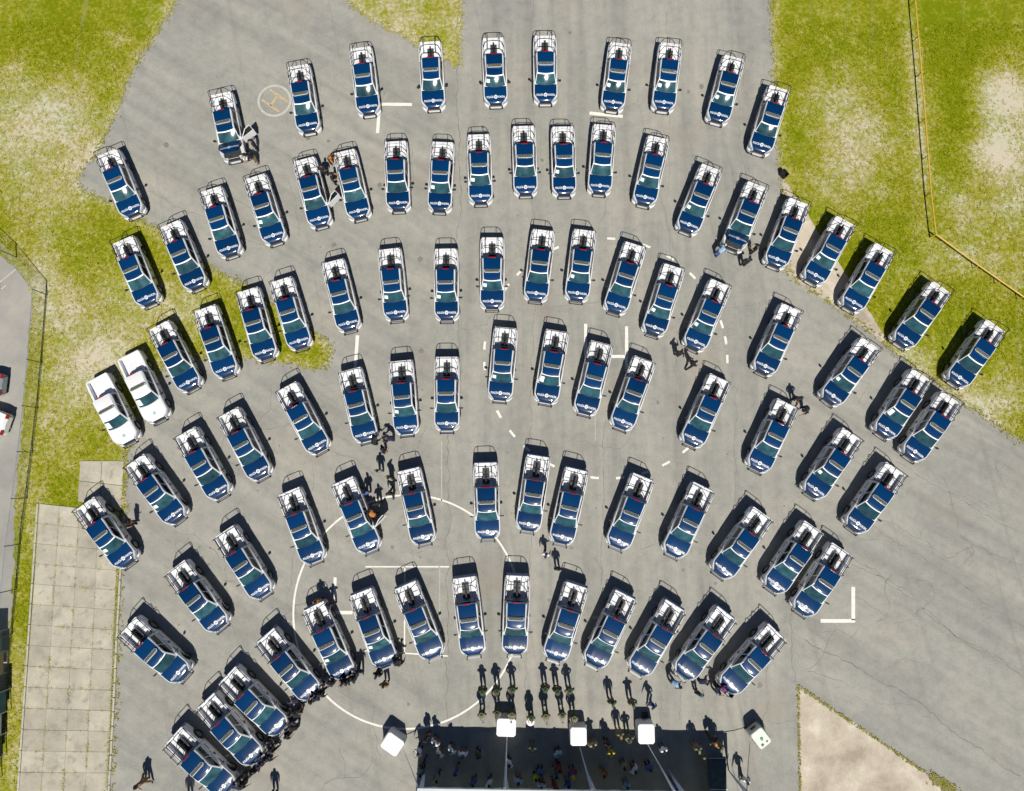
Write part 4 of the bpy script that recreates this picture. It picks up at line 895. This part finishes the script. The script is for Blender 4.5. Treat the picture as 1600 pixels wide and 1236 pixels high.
# ------------------------------------------------------------------ cars and stalls in the lot on the left
def make_car(name, paint):
    t = link(name, None); W_, S = [], []
    hw = [(-2.15,.62),(-2.05,.76),(-1.6,.84),(0,.86),(1.5,.84),(1.95,.74),(2.15,.55)]; tz = [(-2.15,.72),(-2.0,.93),(-1.5,.97),(0,.95),(1.0,.93),(1.9,.78),(2.15,.60)]
    xs_ = [-2.15+.1*k for k in range(44)]
    def sil(x):
        z = .28
        for ax in (-1.3, 1.3):
            if abs(x-ax) < .38: z = max(z, .28+math.sqrt(.38**2-(x-ax)**2)*1.0)
        return z
    b = MB()
    for s in (1,-1): b.grid([[(x,s*(lerp_tab(x,hw)-.04),min(sil(x),.6)),(x,s*lerp_tab(x,hw),.62),(x,s*(lerp_tab(x,hw)-.02),lerp_tab(x,tz)-.06),(x,s*(lerp_tab(x,hw)-.09),lerp_tab(x,tz))] for x in xs_])
    b.grid([[(x,s*(lerp_tab(x,hw)-.09),lerp_tab(x,tz)+(.025 if s==0 else 0)) for s in (-1,-.5,0,.5,1)] for x in xs_])
    for x in (xs_[0], xs_[-1]): b.grid([[(x,s*lerp_tab(x,hw),z) for s in (-.9,.9)] for z in (.30,lerp_tab(x,tz))])
    b.build('body', paint, t, True)
    b = MB(); r0 = [(.95,.66),(.95,-.66),(-1.45,-.68),(-1.45,.68)]; r1 = [(.15,.54),(.15,-.54),(-.85,-.54),(-.85,.54)]
    b.add([(x,y,.94) for x,y in r0]+[(x,y,1.40) for x,y in r1]+[(x*.8-.08,y*.75,1.45) for x,y in r1],[(0,1,5,4),(1,2,6,5),(2,3,7,6),(3,0,4,7),(4,5,9,8),(5,6,10,9),(6,7,11,10),(7,4,8,11),(8,9,10,11)]); b.build('cab', paint, t)
    b = MB(); b.add([(.86,.56,1.01),(.86,-.56,1.01),(.24,-.48,1.368),(.24,.48,1.368)],[(0,1,2,3)]); b.build('windshield', M['windshield'], t)
    b = MB(); b.add([(-1.38,.57,1.02),(-1.38,-.57,1.02),(-.93,-.48,1.365),(-.93,.48,1.365)],[(0,1,2,3)]); b.build('rear_window', M['side_glass'], t)
    for s in (1,-1):
        b = MB(); b.add([(.72,s*.672,.99),(-1.2,s*.69,.99),(-.8,s*.57,1.36),(.12,s*.57,1.36)],[(0,1,2,3)]); b.build('side_window', M['side_glass'], t)
        b = MB(); b.box(-2.16,-2.02,.42*s if s>0 else -.74,.74 if s>0 else -.42,.70,.88); b.build('tail_light', M['red_lens'], t)
        b = MB(); b.box(2.0,2.13,.38*s if s>0 else -.66,.66 if s>0 else -.38,.58,.70); b.build('headlight', M['clear_lens'], t)
        b = MB(); b.box(.55,.68,s*.85-.1,s*.85+.1,.95,1.07); b.build('mirror', M['black_plastic'], t)
        for ax in (-1.3, 1.3):
            wh = link('wheel', D['tyre'], t, (ax, s*.74, .31)); wh.scale = (.84,.8,.84); link('rim', D['rim_%d' % s], wh)
    return t
CARS = [((-40,600),R(178),M['galvanised'],'silver car parked by the wire fence beside a white car'),((-32,652),R(165),M['white_paint'],'white car parked by the wire fence with red tail lights'),((-56,450),R(190),mat('red_paint',(.22,.012,.015),.3,coat=.6),'dark red car parked beside the painted lot lines')]
for p, rz, pm, lab in CARS:
    c = make_car('parked_car', pm); w = at(*p, .5); c.location = (w.x, w.y, .008); c.rotation_euler = (0,0,rz); tag(c, lab, 'car', 'cars parked in the lot')
STALL = [((-62,1013),(.05,.16,.18),2.0,'teal roofed vendor stall beside the wire fence'),((-62,1049),(.34,.22,.09),2.1,'brown tarpaulin vendor stall beside the wire fence'),((-62,1112),(.02,.10,.11),2.3,'dark teal awning vendor stall beside the wire fence'),
         ((-62,1147),(.62,.64,.68),1.9,'white vendor stall roof with red goods at its edge'),((-70,1185),(.012,.05,.035),2.3,'dark green awning vendor stall next to the white roofs'),((-70,1218),(.60,.62,.66),1.9,'pale grey flat stall roof beside the dark green awning')]
for i, (p, col_, hz, lab) in enumerate(STALL):
    w = at(*p, hz); t = link('vendor_stall', None, None, (w.x, w.y, .008), R(4)); tag(t, lab, 'stall', 'vendor stalls along the fence'); m_ = mat('stall_roof_%d' % i, col_, .7, var=.1, vscale=4)
    b = MB(); b.grid([[(x, y, hz + .18*(1-abs(y)/.75) - .12*(x/1.7)) for x in (-1.7,-.8,0,.8,1.7)] for y in (-.75,-.35,0,.35,.75)]); b.build('roof', m_, t)
    for x in (-1.6,1.6):
        for y in (-.68,.68): b = MB(); b.tube([(x,y,0),(x,y,hz)], .03, 6); b.build('post', M['galvanised'], t)
    b = MB(); b.box(-1.5,1.5,-.6,.6,.78,.84); b.build('counter', bpy.data.materials['pallet_wood'], t)
    b = MB(); b.box(1.56,1.60,-.7,.7,.5,hz-.3); b.build('side_cloth', m_, t)

# ------------------------------------------------------------------ people
def skin_pose(J, name):
    """continuous body from a jointed skeleton; J: joint -> ((x,y,z), rx, ry)"""
    E_ = [('pelvis','spine','torso'),('spine','chest','torso'),('chest','neck','torso'),('neck','jaw','head'),('jaw','head','head'),('head','crown','head'),('head','nose','head')]
    for s in 'LR':
        E_ += [('chest','sho'+s,'torso'),('sho'+s,'elb'+s,'sleeve'),('elb'+s,'wri'+s,'fore'),('wri'+s,'palm'+s,'hand'),('pelvis','hip'+s,'legs'),('hip'+s,'kne'+s,'legs'),('kne'+s,'ank'+s,'legs'),('ank'+s,'toe'+s,'shoe'),('head','ear'+s,'head')]
    for s in 'LR':                                        # four fingers and a thumb per hand
        pw, pp = Vector(J['wri'+s][0]), Vector(J['palm'+s][0]); d = (pp-pw).normalized(); sg = 1 if s == 'L' else -1
        side = d.cross(Vector((sg,0,0)));  side = side.normalized() if side.length > .1 else Vector((0,1,0)); curl = side.cross(d).normalized()
        for k in range(4):
            o = side*(.027-.018*k); L_ = (.075,.085,.078,.062)[k]
            J['f%d%s' % (k,s)] = (tuple(pp+o+d*.045), .009, .009); J['g%d%s' % (k,s)] = (tuple(pp+o+d*(.045+L_*.6)+curl*.016), .008, .008); J['h%d%s' % (k,s)] = (tuple(pp+o+d*(.045+L_*.8)+curl*.04), .007, .007)
            E_ += [('palm'+s,'f%d%s' % (k,s),'hand'),('f%d%s' % (k,s),'g%d%s' % (k,s),'hand'),('g%d%s' % (k,s),'h%d%s' % (k,s),'hand')]
        J['t0'+s] = (tuple(pw.lerp(pp,.45)+side*.042), .010, .010); J['t1'+s] = (tuple(pp+side*.06+d*.03), .009, .009); E_ += [('wri'+s,'t0'+s,'hand'),('t0'+s,'t1'+s,'hand')]
    names = list(J); ix = {k: i for i, k in enumerate(names)}
    me = bpy.data.meshes.new(name); me.from_pydata([J[k][0] for k in names], [(ix[a_], ix[b_]) for a_, b_, _ in E_], [])
    o = bpy.data.objects.new(name, me); C.objects.link(o); o.modifiers.new('s','SKIN'); 
    sv_ = me.skin_vertices[0].data if me.skin_vertices else None
    if sv_ is None:
        bm = bmesh.new(); bm.from_mesh(me); bm.verts.layers.skin.verify(); bm.to_mesh(me); bm.free(); sv_ = me.skin_vertices[0].data
    for k in names: sv_[ix[k]].radius = (J[k][1], J[k][2]); sv_[ix[k]].use_root = (k == 'pelvis')
    ss = o.modifiers.new('u','SUBSURF'); ss.levels = 1
    dg = bpy.context.evaluated_depsgraph_get(); out = bpy.data.meshes.new_from_object(o.evaluated_get(dg)); C.objects.unlink(o); bpy.data.objects.remove(o)
    cat = {'torso':0,'sleeve':0,'fore':1,'hand':1,'head':1,'legs':2,'shoe':3}
    segs = [(np.array(J[a_][0]), np.array(J[b_][0]), cat[c_]) for a_, b_, c_ in E_]
    n_ = len(out.polygons); cen = np.zeros(n_*3); out.polygons.foreach_get('center', cen); cen = cen.reshape(-1,3); best = np.full(n_, 9e9); mi = np.zeros(n_, int)
    for a_, b_, c_ in segs:
        ab = b_-a_; t = np.clip(((cen-a_)@ab)/max(ab@ab,1e-9), 0, 1); dd = np.linalg.norm(cen-(a_+t[:,None]*ab), axis=1); u = dd < best-1e-6; best[u] = dd[u]; mi[u] = c_
    for k in range(4): out.materials.append(None)
    out.polygons.foreach_set('material_index', mi.tolist()); out.polygons.foreach_set('use_smooth', [True]*n_); out.update(); out.name = name
    return out
def base_joints():
    J = {'pelvis':((0,0,.97),.185,.135),'spine':((0,.005,1.15),.185,.135),'chest':((0,.0,1.34),.205,.14),'neck':((0,.01,1.49),.058,.058),'jaw':((0,.03,1.56),.062,.075),'head':((0,.025,1.64),.078,.095),'crown':((0,.01,1.72),.055,.065),'nose':((0,.135,1.635),.014,.016)}
    for s, g in (('L',-1),('R',1)):
        J.update({'sho'+s:((g*.19,0,1.41),.088,.088),'elb'+s:((g*.25,-.03,1.14),.068,.068),'wri'+s:((g*.25,.05,.91),.042,.044),'palm'+s:((g*.26,.07,.83),.020,.040),'hip'+s:((g*.10,0,.90),.115,.115),'kne'+s:((g*.115,.025,.50),.088,.088),'ank'+s:((g*.12,-.01,.09),.066,.070),'toe'+s:((g*.135,.14,.045),.042,.036),'ear'+s:((g*.088,.015,1.635),.014,.018)})
    return J
def bend(J, keys, piv, ang, ax='X'):
    m_ = Matrix.Translation(Vector(piv)) @ Matrix.Rotation(ang, 4, ax) @ Matrix.Translation(-Vector(piv))
    for k in keys: J[k] = (tuple(m_ @ Vector(J[k][0])), J[k][1], J[k][2])
UPPER = ['spine','chest','neck','jaw','head','crown','nose','shoL','shoR','elbL','elbR','wriL','wriR','palmL','palmR','earL','earR']; HEAD = ['jaw','head','crown','nose','earL','earR']
POSES = {}
J = base_joints(); POSES['stand'] = J
J = base_joints(); 
for s, g in (('L',-1),('R',1)): J['elb'+s] = ((g*.28,-.12,1.15),.066,.066); J['wri'+s] = ((g*.08,-.19,.99),.03,.034); J['palm'+s] = ((g*.01,-.20,.95),.02,.04)
POSES['hands_back'] = J
J = base_joints(); bend(J, ['kneL','ankL','toeL'], (-.095,0,.9), R(26)); bend(J, ['kneR','ankR','toeR'], (.095,0,.9), R(-22)); bend(J, ['ankR','toeR'], J['kneR'][0], R(-12)); bend(J, ['elbR','wriR','palmR'], J['shoR'][0], R(24)); bend(J, ['elbL','wriL','palmL'], J['shoL'][0], R(-22))
zl = min(J['toeL'][0][2], J['ankL'][0][2]-.05, J['toeR'][0][2]); J = {k: ((v[0][0],v[0][1],v[0][2]-zl+.045), v[1], v[2]) for k, v in J.items()}; POSES['walk'] = J
J = base_joints()
for s, g in (('L',-1),('R',1)): J['elb'+s] = ((g*.26,.13,1.18),.066,.066); J['wri'+s] = ((g*.15,.36,1.12),.03,.034); J['palm'+s] = ((g*.12,.43,1.12),.02,.04)
POSES['hold'] = J
J = {k: v for k, v in J.items()}; J = base_joints()
for s, g in (('L',-1),('R',1)): J['elb'+s] = ((g*.24,.26,1.36),.066,.066); J['wri'+s] = ((g*.20,.50,1.38),.03,.034); J['palm'+s] = ((g*.19,.58,1.38),.02,.04)
bend(J, UPPER, (0,0,.97), R(-48)); bend(J, HEAD, J['neck'][0], R(25)); POSES['lean'] = J
J = base_joints(); J['elbR'] = ((.29,.12,1.20),.066,.066); J['wriR'] = ((.14,.30,1.24),.03,.034); J['palmR'] = ((.08,.36,1.27),.02,.04); J['elbL'] = ((-.31,-.06,1.18),.066,.066); J['wriL'] = ((-.20,.06,1.02),.03,.034); J['palmL'] = ((-.15,.10,.98),.02,.04)
bend(J, HEAD, J['neck'][0], R(18), 'Z'); POSES['elbows'] = J
PM = {k: (skin_pose(dict(v), 'body'), v) for k, v in POSES.items()}
def headgear(kind):
    b = MB(); n_ = 16
    if kind == 'hair':
        b.grid([[(.094*math.cos(2*math.pi*k/n_)*math.cos(t), -.012+.108*math.sin(2*math.pi*k/n_)*math.cos(t), -.01-(.04 if math.sin(2*math.pi*k/n_) < 0 and t == 0 else 0)+.115*math.sin(t)) for k in range(n_+1)] for t in (0,.35,.7,1.1,1.5)])
    else:
        b.grid([[(.100*math.cos(2*math.pi*k/n_)*math.cos(t), .114*math.sin(2*math.pi*k/n_)*math.cos(t), .015+.105*math.sin(t)) for k in range(n_+1)] for t in (0,.35,.8,1.2,1.5)])
        if kind == 'cap': b.add([(-.085,.07,.02),(.085,.07,.02),(.065,.20,.005),(-.065,.20,.005),(0,.215,.008)], [(0,1,2,4,3)])
        else: b.grid([[(r_*math.cos(2*math.pi*k/n_), r_*1.1*math.sin(2*math.pi*k/n_), z) for k in range(n_+1)] for r_, z in ((.098,.02),(.165,.008))])
    return b
HG = {k: headgear(k).mesh(k, None, True) for k in ('hair','cap','helmet')}
def cm(nm, c): 
    k = 'cloth_'+nm
    if k not in bpy.data.materials: mat(k, c, .85, var=.12, vscale=14)
    return bpy.data.materials[k]
CL = {'black':(.010,.011,.014),'navy':(.012,.018,.045),'olive':(.045,.07,.03),'camo':(.14,.15,.08),'white':(.70,.72,.74),'red':(.32,.02,.02),'lime':(.30,.46,.03),'blue':(.05,.11,.30),'sky':(.30,.45,.60),'purple':(.16,.03,.14),'orange':(.45,.16,.03),'khaki':(.30,.27,.16),'teal':(.04,.17,.18),'denim':(.05,.07,.12),'yellow':(.50,.42,.05),'tan':(.20,.13,.06),'skin':(.30,.16,.10),'grey':(.20,.21,.22)}
def person(x, y, z, top, legs, head, pose, face, label, group):
    """x, y: photo pixel of the figure at height z; face: direction in degrees, 0 = towards the marquee, counter-clockwise"""
    w = at(x, y, z); me, J_ = PM[pose]; o = link('person', me, None, (w.x, w.y, .012), R(180+face))
    k = random.uniform(.95,1.05); o.scale = (k, k, k*random.uniform(.98,1.02))
    for i, c in enumerate((top, 'skin', legs, 'black')):
        o.material_slots[i].link = 'OBJECT'; o.material_slots[i].material = cm(c, CL[c])
    kind, hc_ = head; h = link({'hair':'hair','cap':'cap','helmet':'hat'}[kind], HG[kind], o); 
    hd, cw = Vector(J_['head'][0]), Vector(J_['crown'][0]); up = (cw-hd+Vector((0,.012,0)) if pose != 'lean' else (cw-hd)).normalized()
    h.location = hd + up*.035; h.rotation_euler = (0,0,0) if pose != 'lean' else (R(-25),0,0)
    if len(h.material_slots) == 0: h.data.materials.append(None)
    h.material_slots[0].link = 'OBJECT'; h.material_slots[0].material = cm(hc_, CL[hc_])
    tag(o, label, 'person', group); return o
HB = ('hair','black')
# band in two lines facing the marquee
for i, (x, y) in enumerate([(755.5,1070),(777,1068.5),(801,1066),(850.5,1066),(868.5,1069),(887,1068)]):
    person(x, y, 0, 'olive', 'olive', ('helmet','olive'), 'hands_back' if i in (0,3,4) else 'elbows', random.uniform(-8,8), 'person in olive uniform, %s in the line nearest the pickups from the tilted ballast cube' % ORD[i], 'olive uniformed line nearest the pickups')
BAND = [(754,1104),(777.5,1101),(800,1104),(829,1109),(851,1106),(876,1104),(894,1109)]
for i, (x, y) in enumerate(BAND):
    drum = i == 3
    p = person(x, y, 0, 'olive', 'olive', ('helmet','olive' if i % 2 else 'camo'), 'hold', random.uniform(-10,10), 'person in olive uniform playing a white drum' if drum else 'person in olive uniform holding a bugle, %s in line from the tilted ballast cube' % ORD[i], 'olive uniformed band line')
    f = Matrix.Rotation(p.rotation_euler.z, 3, 'Z')
    if drum:
        d = link('drum', None, None, Vector((p.location.x, p.location.y, .78)) + f @ Vector((0,.42,0))); tag(d, 'white headed drum carried by a uniformed person', 'drum')
        b = MB(); b.cyl((0,0,.15),(0,0,1),.25,.26,24); b.build('shell', cm('olive', CL['olive']), d)
        b = MB(); b.cyl((0,0,.285),(0,0,1),.255,.012,24); b.build('drum_head', M['decal_white'], d)
    else:
        b = MB(); b.tube([(0,.36,1.14),(0,.55,1.16)], .014, 6); b.tube([(0,.55,1.16),(0,.66,1.17)], .018, 10, r1=.07); g = b.build('bugle', M['chrome'])
        g.location = p.location; g.rotation_euler = p.rotation_euler; tag(g, 'silver bugle of the %s player in line from the tilted ballast cube' % ORD[i], 'bugle', 'bugles of the band line')
G1 = 'people on the open apron'
for a in [(952,1087,0,'olive','olive',('cap','olive'),'stand',0,'person in olive standing apart with shadow reaching the pickups'),(983,1089,0,'camo','olive',('cap','olive'),'hands_back',5,'person in camouflage standing hands behind back apart from the band'),
  (1014,1092,0,'blue','denim',('cap','black'),'walk',-40,'person in blue walking past the bagged ballast cube'),(964,1135,0,'camo','camo',('cap','tan'),'stand',10,'person in camouflage at the edge of the marquee shade'),(979,1141,0,'camo','olive',('cap','olive'),'elbows',0,'person in camouflage with elbows out at the shade edge'),
  (1107,1147,0,'black','black',('cap','orange'),'walk',20,'person with orange cap crossing the marquee shadow edge'),(1155,1206,0,'white','denim',HB,'walk',-20,'person in white shirt walking outside the marquee end'),(1045,1057,0,'sky','denim',HB,'lean',60,'person in sky blue shirt leaning at a pickup front corner'),
  (1085,1076,0,'black','black',('cap','teal'),'elbows',150,'person in black with teal cap in front of a pickup'),(1095,1066,1.1,'navy','black',('cap','black'),'lean',110,'person in navy leaning on the side of a pickup hood'),(1113,1071,0,'grey','black',HB,'hold',60,'person in grey between two front row pickups'),(1124,1076,1.1,'purple','navy',HB,'lean',90,'person in purple bending by a pickup headlight'),
  (853,866,1.2,'white','black',HB,'walk',160,'person in white shirt walking between pickup rows'),(870.5,885,0,'black','black',HB,'stand',180,'person in black standing behind a front row pickup'),
  (202,817,1.0,'black','black',HB,'elbows',60,'person in black beside the pickup parked on the slabs'),(233,1213,0,'tan','tan',HB,'walk',30,'person in tan clothes walking near the footpath'),(218,1225,1.0,'black','tan',HB,'stand',20,'person in black top and tan trousers near the footpath'),(429,1236,0.3,'black','black',('cap','black'),'stand',0,'person in black standing alone below the corner pickups'),(296,1243,0.2,'navy','black',('cap','black'),'stand',0,'person in navy behind the last corner pickup'),
  (503,934,0,'orange','black',HB,'stand',20,'person with orange vest behind a front row pickup'),(523,940,0,'navy','black',('cap','black'),'hands_back',10,'person in navy standing on the short painted bar'),(605.5,1062,0,'tan','black',HB,'elbows',170,'person with tan jacket facing a front row pickup'),
  (582,692,1.1,'black','black',HB,'lean',140,'person in black bending over a pickup bumper'),(600.5,703,0.6,'black','tan',HB,'elbows',100,'person with tan trousers beside the bending person'),(613,685,.9,'navy','navy',('cap','navy'),'lean',-90,'person in navy crouched at a pickup headlight'),(595,736,0.4,'grey','black',HB,'stand',180,'person in grey standing between two pickup rows'),(609,747,.9,'khaki','black',('cap','black'),'stand',150,'person in khaki vest standing beside a pickup bed'),(611,771,.9,'black','black',('cap','black'),'walk',170,'person in black walking over the circle line'),(574,770,.7,'blue','black',('cap','black'),'stand',200,'person with blue top beside a pickup with open door'),(590,787,.9,'black','black',('cap','black'),'elbows',190,'person in black near the open pickup door'),(585,806,1.2,'orange','black',HB,'lean',-120,'person with orange vest reaching into the open pickup door'),
  (397,226,.9,'navy','navy',('cap','black'),'elbows',-80,'person in navy beside the pickup with raised hood and door'),(398,246,.8,'black','tan',HB,'lean',-70,'person with tan trousers leaning at the raised hood'),(391,240,1.1,'white','black',HB,'lean',-60,'person in white leaning over the open engine'),(513,244,1.1,'orange','black',HB,'lean',60,'person with orange vest between two pickup beds'),(504,265,1.1,'black','black',('cap','black'),'stand',180,'person in black beside the bed of a pickup with open door'),(519,277,1.1,'black','navy',('cap','black'),'hold',90,'person in black standing at the open driver door'),
  (1124,392,1.1,'sky','blue',HB,'lean',110,'person in sky blue shirt and jeans leaning into the engine'),(1180,389,.9,'black','black',('cap','black'),'hold',-110,'person in black watching the raised hood'),(1166,409,1.0,'black','black',('cap','black'),'elbows',170,'person in black in front of the raised hood'),(1060,553,.8,'black','navy',('cap','black'),'elbows',150,'person in black at the corner of a pickup bumper'),(1081,569,.9,'black','black',('cap','black'),'walk',120,'person in black stepping behind a pickup'),
  (1247,622,1.0,'black','black',('cap','black'),'elbows',0,'person in black standing at a pickup tailgate'),(1262,637,.9,'navy','black',('cap','black'),'lean',-60,'person in navy leaning over a pickup tailgate corner')]:
    person(*a, G1)
G2 = 'uniformed people crowding the front row pickup bumpers'
for i, (x, y) in enumerate([(503,1083),(496,1088.5),(489,1095),(464,1096),(467,1108),(465,1119),(457,1126),(460,1140),(448,1149),(417,1158),(424,1169),(421,1182),(414,1188),(408,1194),(395,1205),(375,1216),(378,1226),(373,1235),(511,1057),(520,1066),(538,1064),(547,1062),(555,1059),(560,1050),(590,1053),(620.5,1041),(618,1034)]):
    w_ = at(x, y, 1.2); fr = [(k, (TRUCKS[i_].matrix_basis @ Vector((2.6,0,1.2)) - w_).length) for k, i_ in enumerate(ROWS[0])]; kk = min(fr, key=lambda q: q[1])[0]
    tc = random.choice(['black','navy','black']); ps = random.choice(['stand','hold','elbows','lean','walk'])
    person(x, y, 1.2, tc, 'black', ('cap', random.choice(['black','black','navy'])), ps, random.uniform(0,360), 'person in %s uniform %s at the bumper of %s front row pickup from footpath' % (tc, {'stand':'standing','hold':'reaching','elbows':'gesturing','lean':'bending','walk':'stepping'}[ps], ORD[kk]), G2)
G3 = 'people in the marquee shade'
SH = [(654,1176,'white'),(679,1162,'white'),(686,1179,'white'),(705,1174,'white'),(723,1180,'white'),(665,1156,'black'),(747,1182,'olive'),(660,1195,'navy'),(657,1210,'teal'),(682,1219,'khaki'),(712,1208,'blue'),(764,1226,'white'),(739,1226,'blue'),(796,1195,'white'),(810,1222,'sky'),(832,1169,'olive'),(872,1180,'sky'),(874,1202,'red'),(837,1217,'lime'),(845,1209,'blue'),(846,1229,'white'),(869,1213,'teal'),(895,1210,'purple'),(888,1227,'blue'),(866,1230,'red'),(927,1165,'khaki'),(950,1165,'black'),(955,1177,'yellow'),(944,1212,'orange'),(1038,1174,'white'),(975,1199,'khaki'),(992,1204,'white'),(1016,1202,'blue'),(980,1230,'sky'),(1056,1233,'blue'),(1091,1170,'camo'),(1126,1168,'camo'),(1099,1182,'camo')]
from collections import Counter
for x, y, c in SH:
    lg = random.choice(['black','denim','tan','grey','navy'])
    person(x, y, 1.45, c, lg, ('cap','yellow') if c == 'purple' else HB if c != 'camo' else ('cap','camo'), random.choice(['stand','hold','stand','hands_back']), random.uniform(-60,60), 'person in %s top, %s trousers, in marquee shade near its %s front leg' % ({'sky':'sky blue','camo':'camouflage'}.get(c, c), lg, ORD[min(range(len(legs)), key=lambda q: abs(legs[q]-(at(x,y,1.45)-e0).dot(ed)))]), G3)
# small thing at the edge of the turf
w = at(1222, 275); b = soft_box(.55,.32,.24,9); t = b.build('kit_bag', cm('black', CL['black'])); t.location = (w.x, w.y, .012); t.rotation_euler = (0,0,R(-50)); tag(t, 'dark kit bag lying where asphalt meets turf', 'bag')
w = at(1136, 1081); b = soft_box(.5,.28,.22,11); t = b.build('kit_bag', cm('black', CL['black'])); t.location = (w.x, w.y, .012); t.rotation_euler = (0,0,R(-30)); tag(t, 'dark kit bag on the asphalt by a front row pickup', 'bag')
